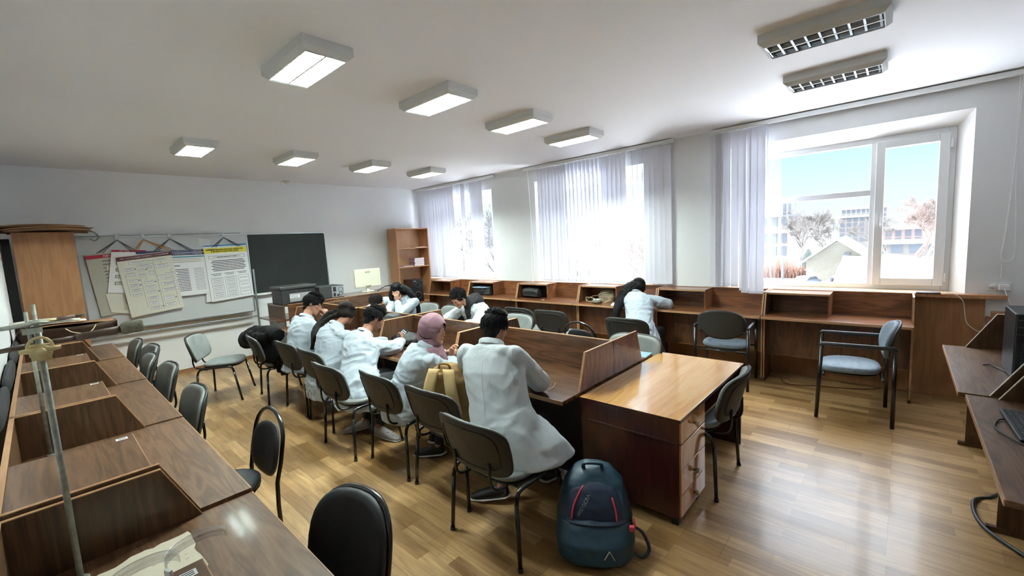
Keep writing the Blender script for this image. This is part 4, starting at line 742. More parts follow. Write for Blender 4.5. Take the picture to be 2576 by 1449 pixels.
# ---------------------------------------------------------------- window row clutter
blk = mottled('black_bag_nylon', '0a0a0c', '141418', 12, .6); bump(blk, 14, .5, .02)
def soft(m, rings, n=24, sup=.6): m.loft(rings, n, sup=sup)
b1 = thing('backpack', (5.86, 4.80, .785), 'black backpack lying in the shelf of the fourth window desk', 'bag'); m = MB()
soft(m, [((0, -.20, .075), (.08, 0, 0), (0, 0, .05)), ((0, -.17, .085), (.14, 0, 0), (0, 0, .08)), ((0, 0, .095), (.16, 0, 0), (0, 0, .092)), ((0, .15, .085), (.15, 0, 0), (0, 0, .082)), ((0, .20, .07), (.08, 0, 0), (0, 0, .045))]); organic(m, 'bag_body', blk, b1, .01, .007, 12)
m = MB().tube(spline([(-.15, -.16, .10), (-.168, -.08, .125), (-.17, .05, .12), (-.15, .15, .1)]), .006, 6); m.tube(spline([(-.14, -.15, .04), (-.162, 0, .05), (-.15, .14, .045)]), .006, 6); m.build('zip', blackp2, b1)
b1 = thing('laptop_bag', (5.86, 6.02, .785), 'dark laptop bag with a pale blue top in the shelf of the fifth window desk', 'bag'); m = MB(); soft(m, [((0, 0, .0), (.17, 0, 0), (0, .21, 0)), ((0, 0, .02), (.19, 0, 0), (0, .24, 0)), ((0, 0, .12), (.18, 0, 0), (0, .235, 0)), ((0, 0, .14), (.15, 0, 0), (0, .2, 0))], sup=.5); organic(m, 'bag_body', blk, b1, .01, .006, 10)
MB().box(-.19, .1, -.17, .19, .141, .155, Matrix.Rotation(R(0), 4, 'Y')).build('top_panel', base('pale_blue_plastic', '9fb7cf', .25), b1, bev=.006)
MB().tube(spline([(-.185, -.12, .08), (-.21, -.04, .06), (-.21, .06, .06), (-.185, .14, .08)]), .008, 6).build('handle', blk, b1)
tanm = mottled('tan_leather', '8f8169', 'ab9c80', 10, .6)
t_ = thing('handbag', (5.88, 3.36, .785), 'soft tan handbag in the shelf of the third window desk', 'bag'); m = MB(); soft(m, [((0, 0, 0), (.08, 0, 0), (0, .12, 0)), ((0, 0, .08), (.09, 0, 0), (0, .14, 0)), ((.02, 0, .16), (.05, 0, 0), (0, .12, 0)), ((.03, 0, .19), (.02, 0, 0), (0, .09, 0))], sup=.7); organic(m, 'bag_body', tanm, t_, .008, .005, 14)
MB().tube(spline([(-.02, -.1, .14), (-.12, -.06, .16), (-.15, .05, .13), (-.08, .1, .12)]), .006, 6).build('strap', tanm, t_)
t_ = thing('wicker_pouch', (5.66, 3.42, .785), 'small round pouch with blue and white stones on the third window desk', 'pouch'); MB().loft([((0, 0, 0), (.06, 0, 0), (0, .07, 0)), ((0, 0, .03), (.075, 0, 0), (0, .085, 0)), ((0, 0, .05), (.06, 0, 0), (0, .07, 0))], 20).build('pouch_body', base('olive_grey_leather', '6b6551', .5), t_)
m = MB(); [m.ell((.03*cos(i*1.3), .045*sin(i*1.3), .055), (.018, .02, .012), n=10, m_=6) for i in range(6)]; m.build('stones', base('pale_blue_stone', 'b9cbd0', .3), t_)
for i, (pts, lab_) in enumerate((([(5.7, 3.62, .79), (5.75, 3.66, .85), (5.8, 3.55, .83), (5.74, 3.5, .80), (5.7, 3.58, .795), (5.78, 3.66, .81), (5.84, 3.6, .86), (5.86, 3.5, .87), (5.8, 3.45, .84)], 'tangled brown strap in the shelf of the third window desk'), ([(5.66, 3.3, .79), (5.7, 3.22, .83), (5.76, 3.2, .80), (5.7, 3.12, .792), (5.66, 3.16, .80)], 'cream cord beside the round pouch on the third window desk'))):
    q = spline(pts); o_ = V(q[0]); one(MB().tube([p_-o_ for p_ in q], .007, 6), 'strap', tanm, o_, lab_, 'strap')
one(MB().box(-.12, .06, -.04, .04, 0, .014), 'notebook', whitep, (5.62, 3.10, .7855), 'pale notebook at the elbow of the long-haired woman by the window', 'notebook', rz=.4, bev=.002)
one(MB().box(-.09, .09, -.15, .05, 0, .002), 'paper_sheet', base('blue_paper', '8fb6cc', .6), (3.58, 1.80, .7105), 'pale blue sheet on the window side of the island at its near end', 'paper', rz=.1)
one(MB().box(-.012, .012, -.03, .02, 0, .004), 'paper_tag', whitep, (5.62, 4.43, .7855), 'tiny white tag on the fourth window desk', 'tag')
cable('cable', [(5.75, 1.0, .006), (5.6, .9, .006), (5.7, .6, .006), (5.8, .3, .006), (5.95, .1, .006)], .005, base('brown_cable', '5b3a2a', .6), 'thin brown cable on the floor under the near window desk')
cable('cable', [(2.42, 1.98, .716), (2.35, 1.92, .714), (2.42, 1.86, .714), (2.52, 1.9, .714)], .0016, ivory, 'thin cream cord on the island desk beside the elbow of the back-view man')
# ---------------------------------------------------------------- bags
TX, TY = 1.96, 1.245
teal = mottled('teal_nylon', '0c2c3e', '123a4c', 7, .5); bump(teal, 9, .35, .02); tnav = mottled('navy_nylon', '101f36', '172b45', 7, .55)
bp_ = thing('backpack', (TX, TY, 0), 'teal backpack with red trim leaning against the writing desk', 'bag', rz=R(122)); bp_.scale = (-1.08, 1.05, .86); redt = base('red_trim', 'c02f42', .5)
# local: +y front of the pack, x width, leaning back (-y) on the desk side
def lean(p): p = V(p); a_ = R(-16); return V((p.x, p.y*cos(a_)-p.z*sin(a_)*-1*-1, p.z*cos(a_)+p.y*0)) if False else V((p.x, p.y-.30*p.z, p.z))
m = MB(); rr = [(0.0, .135, .085, 0), (.02, .17, .11, 0), (.10, .20, .135, 0), (.22, .20, .125, 0), (.34, .18, .11, 0), (.43, .155, .095, -.005), (.49, .11, .07, -.01), (.515, .05, .035, -.015)]
soft(m, [(lean((0, y, z)), (a_, 0, 0), (0, b_, 0)) for z, a_, b_, y in rr], 30, .7); organic(m, 'main_compartment', teal, bp_, .009, 0.006, 9)
m = MB(); soft(m, [(lean((0, .06, z)), (a_, 0, 0), (0, b_, 0)) for z, a_, b_ in ((.01, .12, .07), (.05, .19, .12), (.15, .205, .13), (.24, .185, .09), (.26, .16, .06))], 28, .75); organic(m, 'front_pocket', teal, bp_, .009, 0.005, 9)
m = MB(); soft(m, [(lean((0, .045, z)), (a_, 0, 0), (0, b_, 0)) for z, a_, b_ in ((.25, .172, .082), (.33, .16, .082), (.42, .12, .06), (.455, .07, .03))], 28, .8); organic(m, 'upper_pocket', tnav, bp_, .009, 0.004, 9)
for sg, pts in ((-1, [(-.115, .118, .26), (-.105, .115, .33), (-.075, .10, .40), (-.05, .085, .435)]), (1, [(.115, .118, .26), (.11, .115, .32), (.095, .105, .385)])): MB().tube([lean(p_)+V((0, .006, 0)) for p_ in spline(pts, 4)], .005, 6).build('red_piping', redt, bp_)
m = MB().tube([lean(p_) for p_ in spline([(-.172, .09, .245), (-.1, .14, .25), (0, .152, .25), (.1, .14, .25), (.172, .09, .245)])], .007, 6); m.build('zip', tnav, bp_)
m = MB(); add_text(m, 'ARISTOCRA', .027, lambda x, y_: lean((-.052+x*.42-y_*.9, .150-.22*abs(.35-(.345+x*.9+y_*.42))-.15*max(0, .052-x*.42), .345+x*.9+y_*.42)), 0, .0006); m.build('lettering', base('grey_lettering', '9aa0a8', .5), bp_)
m = MB(); m.tube([lean((.045, .194, .10)), lean((.07, .195, .145)), lean((.095, .192, .10))], .0035, 6); m.build('emblem', base('grey_emblem', 'a9aca4', .5), bp_)
MB().tube(spline([lean((-.05, .02, .50)), lean((-.04, .05, .545)), lean((.04, .05, .545)), lean((.05, .02, .50))]), .011, 8).build('grab_handle', teal, bp_)
for s_ in (1,):
    m = MB(); m.box(.175, .20, .055, .08, .225, .255); m.box(.20, .21, -.02, .02, .205, .24); m.build('buckle', redt, bp_, bev=.004)
    m = MB().tube(spline([(.2, -.0, .2), (.25, -.04, .12), (.28, -.02, .03), (.24, .03, .012), (.2, .02, .03)]), [.009]*25, 6); m.build('dangling_strap', tnav, bp_)
# tan backpack on the second chair
tan_l = base('tan_strap', 'c9ad78', .8); tan_d = mottled('dark_tan_canvas', '7d6038', '947446', 10, .85); bump(tan_d, 60, .2, .003)
tb = thing('backpack', (1.93, 2.45, .485), 'tan backpack standing upright on the second visitor chair with its straps outwards', 'bag', rz=R(-66)); m = MB()
soft(m, [((0, .03, z), (a_, 0, 0), (0, b_, 0)) for z, a_, b_ in ((0, .13, .09), (.03, .17, .12), (.18, .185, .13), (.32, .165, .11), (.40, .12, .08), (.435, .06, .04))], 28, .7); organic(m, 'main_compartment', tan_d, tb, .009, 0.006, 9)
for s_ in (-1, 1):
    m = MB(); m.grid(lambda u, v: (s_*(.055+.035*v+.02*sin(pi*v))+(u-.5)*.085, -.075-.045*sin(pi*min(1, v*1.15))-.004*sin(pi*u), .425-.36*v), 4, 12); m.build('shoulder_strap', tan_l, tb, thick=.016)
MB().tube(spline([(-.045, -.03, .42), (-.03, -.035, .45), (.03, -.035, .45), (.045, -.03, .42)]), .008, 8).build('grab_handle', tan_d, tb); MB().grid(lambda u, v: (-.03+.05*u+.02*(v-.5), -.09-.01*sin(pi*v), .405-.06*v), 2, 3).build('hang_loop', tan_d, tb, thick=.004)
#OBJECTS_END
#PEOPLE
# ---------------------------------------------------------------- people
from mathutils.bvhtree import BVHTree
def link(me, name, mats, parent):
    for m_ in mats: me.materials.append(m_)
    o_ = V(parent.location); me.transform(Matrix.Translation(-o_)); o = bpy.data.objects.new(name, me); C.objects.link(o); o.parent = parent; return o
def skin(name, c, c2):
    m = mottled(name, c, c2, 9, .5); nodes(m)[1].inputs['Subsurface Weight'].default_value = .08; nodes(m)[1].inputs['Subsurface Radius'].default_value = (.02, .008, .005); return m
skin1 = skin('warm_brown_skin', '8a5c44', '976850'); skin2 = skin('light_brown_skin', 'b08068', 'ba8b73')
lipm = base('lip', '8f5850', .5); browm = base('eyebrow_hair', '1a1412', .7); eyew = base('eye_white', 'd9d4cc', .2); irism = base('iris', '1c120d', .15)
hairm = mottled('black_hair', '09080a', '131216', 30, .62, spec=.18); bump(hairm, 12, .7, .01, (14, 14, 1.5)); hairbr = mottled('dark_brown_hair', '120d0b', '221a17', 25, .62, spec=.18); bump(hairbr, 12, .7, .01, (14, 14, 1.5))
coatm = base('white_coat_cotton', 'a9b4bd', .85); bump(coatm, 14, .35, .02, (1, 1, .6), 5); coatw = base('ivory_coat_cotton', 'c2cbcf', .85); bump(coatw, 14, .35, .02, (1, 1, .6), 5)
trous = base('black_trousers', '15161a', .85); shoe_k = base('black_sneaker', '1a1b20', .6); sole = base('white_sole', 'd6d4d0', .6); clogm = base('grey_clog_rubber', '8f8b88', .6)
scarf = mottled('dusty_pink_scarf', '82606a', '906e78', 20, .85); bump(scarf, 22, .3, .006, (1, 1, 2)); hoodm = mottled('black_jersey', '101114', '18191d', 12, .9); oliv = base('olive_jumper', '2e2c22', .9)
def frame(f, up=(0, 0, 1)):
    f = V(f).normalized(); r_ = f.cross(V(up)).normalized(); u = r_.cross(f); return Matrix((r_, f, u)).transposed()
def head(m, c_, F, neckb, ears=True):
    P = lambda x, y, z: V(c_)+F @ V((x, y, z))
    E_ = lambda p, r_, n=14, k=9, rot=None: m.ell(P(*p), r_, F if rot is None else F @ rot, n, k)
    E_((0, -.014, .03), (.076, .096, .086), 20, 12); E_((0, .022, -.02), (.064, .070, .085), 20, 12); E_((0, .045, -.07), (.046, .045, .038)); E_((0, .068, -.098), (.024, .020, .018))
    m.loft([(P(0, .086, .014), F @ V((.008, 0, 0)), F @ V((0, .008, 0))), (P(0, .095, -.012), F @ V((.009, 0, 0)), F @ V((0, .010, 0))), (P(0, .103, -.030), F @ V((.011, 0, 0)), F @ V((0, .008, .003))), (P(0, .092, -.042), F @ V((.011, 0, 0)), F @ V((0, .008, 0)))], 12)
    for s_ in (-1, 1):
        E_((s_*.012, .093, -.036), (.009, .011, .007)); E_((s_*.030, .077, .026), (.024, .013, .008)); E_((s_*.040, .056, -.025), (.024, .024, .022)); E_((s_*.031, .074, .004), (.015, .012, .010))
        if ears: E_((s_*.079, -.012, -.008), (.009, .019, .031), 12, 8, Matrix.Rotation(s_*R(-18), 3, 'Z'))
    E_((0, .091, -.060), (.021, .010, .0055)); E_((0, .089, -.069), (.018, .010, .006))
    m.loft([(P(0, -.028, -.02), F @ V((.052, 0, 0)), F @ V((0, .055, 0))), (P(0, -.022, -.085), F @ V((.05, 0, 0)), F @ V((0, .052, 0))), (V(neckb), F @ V((.056, 0, 0)), F @ V((0, .056, 0))), (V(neckb)+V((0, 0, -.06)), F @ V((.09, 0, 0)), F @ V((0, .07, 0)))], 18)
def hand(m, w_, d, n_, side, curl=(.25, .5, .4), s=1.0, thumb=.7, spread=.09):
    """w_ wrist, d pointing direction, n_ palm normal; side +1 puts the thumb towards d x n_"""
    d = V(d).normalized(); n_ = (V(n_)-d*V(n_).dot(d)).normalized(); a_ = d.cross(n_)*side; w_ = V(w_)
    m.loft([(w_-d*.03, a_*.024*s, n_*.019*s), (w_+d*.02*s, a_*.030*s, n_*.016*s), (w_+d*.06*s, a_*.040*s, n_*.015*s), (w_+d*.092*s, a_*.038*s, n_*.012*s)], 14)
    for k, L_ in enumerate((.070, .078, .072, .056)):
        off = (1.5-k)*.0205*s; p = w_+d*(.088-.004*abs(k-1))*s+a_*off; dd = (d+a_*spread*(1.5-k)).normalized(); ax = a_; ang = 0; pts = [p-dd*.01]; cur = dd
        for j, seg in enumerate((.42, .32, .26)):
            ang = curl[j]*(1+.08*k); cur = (cur*cos(ang)+n_*0-(-n_)*sin(ang)).normalized() if j == 0 else (Matrix.Rotation(ang, 3, cur.cross(n_) if cur.cross(n_).length > .05 else ax) @ cur).normalized(); p = p+cur*L_*seg*s*1.0; pts.append(p.copy())
        m.tube(pts, [.0088*s, .0086*s, .0078*s, .0066*s], 9); m.ell(pts[-1], .0066*s, n=8, m_=6)
    p = w_+d*.022*s+a_*.026*s; q = p+(a_*.75+d*.65+n_*thumb*.35).normalized()*.040*s; r_ = q+(a_*.25+d*.9+n_*thumb*.6).normalized()*.034*s; m.tube([p-a_*.01, q, r_], [.0125*s, .0105*s, .008*s], 9); m.ell(r_, .008*s, n=8, m_=6)
def limb(m, pts, rs, n=14):
    q = spline(pts, 4); k = len(q); rr = []
    for i in range(k): t_ = i/(k-1)*(len(rs)-1); j = min(int(t_), len(rs)-2); rr.append(rs[j]+(rs[j+1]-rs[j])*(t_-j))
    m.tube(q, rr, n)
    m.ell(q[0], rs[0], n=n); m.ell(q[-1], rs[-1], n=n)
def person(label, sp):
    Vv = lambda k: V(sp[k]); root = thing('person', (sp['pelvis'][0], sp['pelvis'][1], 0), label, 'person', group=None)
    F = frame(sp['f'], sp.get('up', (0, 0, 1))); L_ = V(sp['left']).normalized(); vx = sp.get('voxel', .0055); pel, che, nek = Vv('pelvis'), Vv('chest'), Vv('neck')
    m = MB(); head(m, sp['head'], F, nek, sp.get('ears', True))
    ax1 = (che-pel).normalized(); ax2 = (nek-che).normalized(); d1 = L_.cross(ax1); d2 = L_.cross(ax2)
    m.loft([(pel-ax1*.08, L_*.15, d1*.11), (pel, L_*.155, d1*.115), (pel.lerp(che, .55), L_*.13, d1*.095), (che, L_*.155, d2*.105), (che.lerp(nek, .6), L_*.10, d2*.065), (nek, L_*.05, d2*.05)], 20)
    for s_ in 'LR':
        sh, el, wr = Vv('sh'+s_), Vv('el'+s_), Vv('wr'+s_); sh = sh-V((0, 0, .02)); limb(m, [sh, sh.lerp(el, .5), el], [.032, .038, .036]); limb(m, [el, el.lerp(wr, .45), wr], [.036, .034, .024]); m.loft([(che.lerp(nek, .4), V((0, 0, .04)), d2*.04), (sh, V((0, 0, .028)), d2*.03)], 12)
        hd = sp.get('hand'+s_)
        if hd: hand(m, wr, hd[0], hd[1], hd[2], *hd[3:])
        hip = pel+L_*(.09 if s_ == 'L' else -.09)-ax1*.03; kn, an = Vv('kn'+s_), Vv('an'+s_); limb(m, [hip, hip.lerp(kn, .5), kn], [.075, .068, .048]); limb(m, [kn, kn.lerp(an, .35), an], [.048, .046, .03])
        to = Vv('toe'+s_); m.loft([(an+V((0, 0, .0)), V((.028, 0, 0)), V((0, .028, 0))), (an.lerp(to, .4), V((0, 0, .024)), (to-an).cross(V((0, 0, 1))).normalized()*.034), (to, V((0, 0, .012)), (to-an).cross(V((0, 0, 1))).normalized()*.03)], 12)
    me = remesh(m, vx, 1); c_ = Vv('head'); Fi = F.inverted()
    body = link(me, 'body', [sp['skin']], root)
    if sp.get('eyes', True):
        m = MB()
        for s_ in (-1, 1):
            m.cur = 0; m.ell(c_+F @ V((s_*.031, .0768, .003)), (.0108, .0095, .0046), F, 12, 8); m.cur = 1; m.ell(c_+F @ V((s_*.031+sp.get('gaze', 0), .0838, .003)), (.0050, .0035, .0044), F, 10, 6)
        o = m.build('eyes', [eyew, irism], root, world=True)
        bvh = BVHTree.FromPolygons([v.co.copy() for v in body.data.vertices], [tuple(p.vertices) for p in body.data.polygons]); ro = V(root.location)
        def on_skin(pts, r_, lift=.0006): return [bvh.find_nearest(c_+F @ V(q_)-ro)[0]+F @ V((0, lift, 0)) for q_ in spline(pts, 4)]
        for s_ in (-1, 1):
            m = MB(); pl_ = on_skin([(s_*.012, .095, .024), (s_*.024, .095, .030), (s_*.038, .09, .031), (s_*.05, .08, .026)], 0); k_ = len(pl_)
            m.tube(pl_, [.0028-.0016*i_/k_ for i_ in range(k_)], 6); m.build('eyebrow', browm, root)
            m = MB(); m.tube([c_-ro+F @ V(q_) for q_ in spline([(s_*.0195, .0815, .0045), (s_*.025, .0855, .0082), (s_*.035, .0852, .0084), (s_*.0425, .079, .0045)], 4)], .0013, 5); m.build('eyelashes', browm, root)
        m = MB(); m.ell(c_+F @ V((0, .0918, -.0602)), (.0195, .0098, .0042), F, 16, 8); m.ell(c_+F @ V((0, .0905, -.0682)), (.0165, .0098, .0048), F, 16, 8); m.build('lips', lipm, root, world=True)
    # trousers and shoes
    m = MB()
    for s_ in 'LR':
        hip = pel+L_*(.09 if s_ == 'L' else -.09)-ax1*.03; kn, an = Vv('kn'+s_), Vv('an'+s_); limb(m, [hip, hip.lerp(kn, .5), kn], [.092, .082, .062]); limb(m, [kn, kn.lerp(an, .4), kn.lerp(an, .9)], [.062, .058, .046])
    m.ell(pel-ax1*.02, .14); o = link(remesh(m, .011, 2), 'trousers', [sp.get('trousers', trous)], root)
    for s_ in 'LR':
        an, to = Vv('an'+s_), Vv('toe'+s_); dd = (to-an); dd.z *= .6; dn_ = dd.normalized(); sd = dn_.cross(V((0, 0, 1))).normalized(); up = sd.cross(dn_); he = an-dn_*.05-V((0, 0, .03)); m = MB(); m.cur = 0
        m.loft([(he-dn_*.005, sd*.02, up*.03), (he+dn_*.02, sd*.036, up*.046), (he.lerp(to, .4), sd*.04, up*.045), (he.lerp(to, .75), sd*.047, up*.03), (to+dn_*.02, sd*.038, up*.02), (to+dn_*.045, sd*.015, up*.01)], 16, sup=.8); sh_ = m.build('shoe', sp.get('shoe', shoe_k), root, world=True, sub=1)
        m = MB(); m.loft([(he-dn_*.012-up*.038, sd*.02, up*.008), (he+dn_*.02-up*.043, sd*.04, up*.009), (he.lerp(to, .75)-up*.026, sd*.051, up*.009), (to+dn_*.03-up*.014, sd*.04, up*.009), (to+dn_*.055-up*.010, sd*.012, up*.006)], 16); so_ = m.build('sole', sp.get('solem', sole), sh_)
        for v_ in so_.data.vertices: v_.co -= V(root.location)
        if sp.get('clog'):
            m = MB()
            for i in range(5): m.ell(he.lerp(to, .55+.12*i)+up*(.036-.006*i)+sd*(.02*(i % 2*2-1)), .006, n=8, m_=6)
            q = m.build('vent_hole', blackp, sh_); 
            for v_ in q.data.vertices: v_.co -= V(root.location)
    # coat
    m = MB(); W = sp.get('w', 1.0)
    rings = [(pel.lerp(che, .0)-ax1*.02, L_*.20*W, d1*.165), (pel.lerp(che, .5), L_*.185*W, d1*.145), (che, L_*.20*W, d2*.15), (che.lerp(nek, .5), L_*.21*W, d2*.125), (che.lerp(nek, .82), L_*.155*W, d2*.10), (nek+ax2*.0, L_*.066, d2*.066), (nek+ax2*.03, L_*.062, d2*.064)]
    m.loft(rings, 24, sup=.9)
    for sk in sp.get('skirt', []): m.loft([(V(c__), V(u_), V(v_)) for c__, u_, v_ in sk], 24, sup=.85)
    for s_ in 'LR':
        sh, el, wr = Vv('sh'+s_), Vv('el'+s_), Vv('wr'+s_); m.loft([(che.lerp(nek, .5), d2*.10, V((0, 0, .08))), (sh.lerp(che.lerp(nek, .6), .12)-V((0, 0, .01)), d2*.072, V((0, 0, .066)))], 16); sh = sh-V((0, 0, .014)); limb(m, [sh, sh.lerp(el, .5), el], [.066, .074, .072], 16); e2 = el.lerp(wr, .82); limb(m, [el, el.lerp(wr, .4), e2], [.072, .066, .052], 16)
    me = remesh(m, sp.get('cvox', .010), 3); bv0 = None; wrinkle(me, sp.get('amp', .0075), sp.get('freq', 8), sp.get('seed', 1), sp.get('stretch', (1, 1, 1.5)))
    co = link(me, 'coat', [sp.get('coat', coatm)], root); bv = BVHTree.FromPolygons([v.co.copy() for v in me.vertices], [tuple(p.vertices) for p in me.polygons]); o_ = V(root.location)
    m = MB(); nn = nek+ax2*.015; Fq = frame(ax2.cross(-L_), ax2)   # collar
    m.loft([(nn-ax2*.025, L_*.092, d2*.092), (nn+ax2*.005, L_*.088, d2*.086), (nn+ax2*.016, L_*.072, d2*.072), (nn+ax2*.012, L_*.062, d2*.062), (nn-ax2*.01, L_*.055, d2*.055)], 20, cap=False)
    q = m.build('collar', sp.get('coat', coatm), co); 
    for v_ in q.data.vertices: v_.co -= o_
    for nm, pts, r_ in sp.get('seams', []):
        m = MB(); out = []
        for p in spline(pts, 6):
            h_ = bv.find_nearest(p-o_); out.append(h_[0]+h_[1]*.001)
        m.tube(out, r_, 6); m.build(nm, sp.get('coat', coatm), co)
    return root, F, co
def short_hair(root, c_, F, mat, seed, n=700, ln=.030, top=1.0, nape=True, sc=1.0):
    c_ = V(c_); g = random.Random(seed); m = MB(); P = lambda x, y, z: c_+F @ (V((x, y, z))*sc)
    m.ell(P(0, -.020, .040), (.083*sc, .098*sc, .090*sc), F, 24, 14); m.ell(P(0, -.055, -.005), (.070, .058, .062), F); m.ell(P(0, .045, .088), (.062, .045, .032), F)
    for s_ in (-1, 1): m.ell(P(s_*.068, .008, .022), (.018, .045, .038), F)
    if nape: m.ell(P(0, -.062, -.055), (.052, .034, .04), F)
    me = remesh(m, .006, 1); 
    for v in me.vertices: v.co += v.normal*(.006*noise.noise(v.co*45)+.004*noise.noise(v.co*110))
    m2 = MB(); n0 = len(me.vertices)
    for i in range(n):
        th = g.uniform(0, 2*pi); ph = g.uniform(-.35, 1.5); dirv = V((cos(ph)*cos(th), cos(ph)*sin(th), sin(ph)))
        if dirv.y > .45 and dirv.z < .45: continue
        p0 = V((dirv.x*.080, -.020+dirv.y*.094, .040+dirv.z*.088)); fl_ = V((dirv.x*.5+g.uniform(-.4, .4), dirv.y*.3+(.5 if dirv.z > .5 else -.2)+g.uniform(-.4, .4), (.45*top if dirv.z > .55 else -.9))); fl_.normalize(); l_ = ln*g.uniform(.6, 1.3)
        p1 = p0+dirv*.004+fl_*l_*.5; p2 = p0+dirv*.002+fl_*l_*.9+V((0, 0, -.004)); m2.tube([P(*p0), P(*p1), P(*p2)], [.0031, .0025, .0005], 4)
    o = link(me, 'hair', [mat], root); q = m2.build('hair_tufts', mat, o, world=False)
    for v_ in q.data.vertices: v_.co -= V(root.location)
    return o
def long_hair(root, c_, F, mat, seed, paths, n=130, r0=.055, cap=True):
    """paths: guide curves in world space the locks follow"""
    c_ = V(c_); g = random.Random(seed); m = MB(); P = lambda x, y, z: c_+F @ V((x, y, z))
    m.ell(P(0, -.018, .038), (.086, .104, .094), F, 24, 14); m.ell(P(0, -.05, -.01), (.078, .065, .07), F)
    for s_ in (-1, 1): m.ell(P(s_*.07, .01, .0), (.02, .045, .06), F)
    for pts, ra, rb_ in paths:
        q = spline(pts, 5); k = len(q); m.tube(q, [ra+(rb_-ra)*i/(k-1) for i in range(k)], 14)
    me = remesh(m, .0075, 3)
    for v in me.vertices: v.co += v.normal*(.004*noise.noise(V((v.co.x*60, v.co.y*60, v.co.z*14))))
    o = link(me, 'hair', [mat], root); m2 = MB()
    for i in range(n):
        pts, ra, rb_ = paths[g.randrange(len(paths))]; q = spline(pts, 5); k = len(q); a_ = g.uniform(0, 2*pi); ph = g.uniform(0, 6); fr = g.uniform(.8, 1.08); st_ = g.randrange(0, max(1, k//2)); out = []
        for j in range(st_, k):
            T = (q[min(j+1, k-1)]-q[max(j-1, 0)]).normalized(); u = T.orthogonal().normalized(); w_ = T.cross(u); rr = (ra+(rb_-ra)*j/(k-1))*fr; b_ = a_+.25*sin(j*.5+ph); out.append(q[j]+(u*cos(b_)+w_*sin(b_))*rr)
        T = (q[-1]-q[-2]).normalized(); out.append(out[-1]+T*g.uniform(.01, .05)+V((g.uniform(-.01, .01), g.uniform(-.01, .01), 0)))
        m2.tube(out, [.0042]*(len(out)-1)+[.0006], 5)
    for i in range(260):   # locks combed over the crown
        th = g.uniform(0, 2*pi); out = []
        for j in range(7):
            ph = .12+j*.24; d_ = V((sin(ph)*cos(th), sin(ph)*sin(th), cos(ph)))
            if d_.y > .35 and d_.z < .35: break
            out.append(P(d_.x*.0885, -.018+d_.y*.107, .036+d_.z*.0965))
        if len(out) > 2: m2.tube(out, [.0035]*(len(out)-1)+[.001], 4)
    q = m2.build('hair_strands', mat, o)
    for v_ in q.data.vertices: v_.co -= V(root.location)
    return o
# --- man seen from behind
p1 = dict(pelvis=(1.86, 1.80, .60), chest=(1.95, 1.94, .91), neck=(2.03, 2.03, 1.105), head=(2.12, 2.075, 1.19), f=(.93, .22, -.32), left=(-.12, 1, -.12), shL=(1.99, 2.25, 1.03), shR=(1.99, 1.79, 1.08), elL=(2.17, 2.44, .77), wrL=(2.40, 2.26, .77), elR=(2.31, 1.85, .79), wrR=(2.44, 2.08, .765),
    knL=(2.22, 2.0, .52), knR=(2.30, 1.84, .50), anL=(1.98, 1.97, .11), anR=(2.36, 1.86, .09), toeL=(1.89, 2.13, .03), toeR=(2.47, 1.86, .03), skin=skin1, voxel=.0048, handL=((.8, -.5, -.1), (0, 0, -1), 1), handR=((.7, .6, -.1), (0, 0, -1), -1), coat=coatw, seed=2, amp=.008, freq=6, stretch=(1, 1, 1.1), w=1.16, cvox=.009, eyes=False,
    skirt=[[((1.90, 1.76, .475), (0, .30, 0), (.22, 0, 0)), ((1.885, 1.79, .54), (0, .275, 0), (.20, 0, 0)), ((1.87, 1.83, .66), (0, .235, -.02), (.17, 0, .03)), ((1.89, 1.87, .76), (0, .20, -.02), (.14, 0, .03))], [((2.02, 1.56, .445), (0, .10, 0), (.17, 0, 0)), ((1.96, 1.60, .56), (0, .10, 0), (.15, 0, 0)), ((1.92, 1.70, .68), (0, .08, 0), (.13, 0, 0))]],
    seams=[('back_seam', [(1.85, 2.0, 1.08), (1.78, 1.93, .9), (1.70, 1.84, .7), (1.66, 1.78, .5)], .0014), ('shoulder_seam', [(1.95, 1.80, 1.14), (1.90, 1.77, 1.0), (1.92, 1.74, .93)], .0016), ('shoulder_seam', [(1.95, 2.24, 1.08), (1.88, 2.27, .98), (1.92, 2.24, .88)], .0016), ('sleeve_seam', [(2.1, 1.68, .95), (2.22, 1.74, .86), (2.33, 1.78, .74)], .0014), ('vent_edge', [(1.66, 1.74, .60), (1.64, 1.73, .47)], .0025)])
for k_ in list(p1):
    if k_ in ('pelvis', 'chest', 'neck', 'head') or (k_[:2] in ('sh', 'el', 'wr', 'kn', 'an') and k_ != 'shoe') or k_[:3] == 'toe':
        if isinstance(p1[k_], tuple) and len(p1[k_]) == 3 and not isinstance(p1[k_][0], tuple): p1[k_] = (p1[k_][0], p1[k_][1]+.035, p1[k_][2])
r_, F, co = person('person in a long white coat seen from behind, nearest the camera', p1); short_hair(r_, p1['head'], F, hairm, 3, 2400, .028, 1.1)
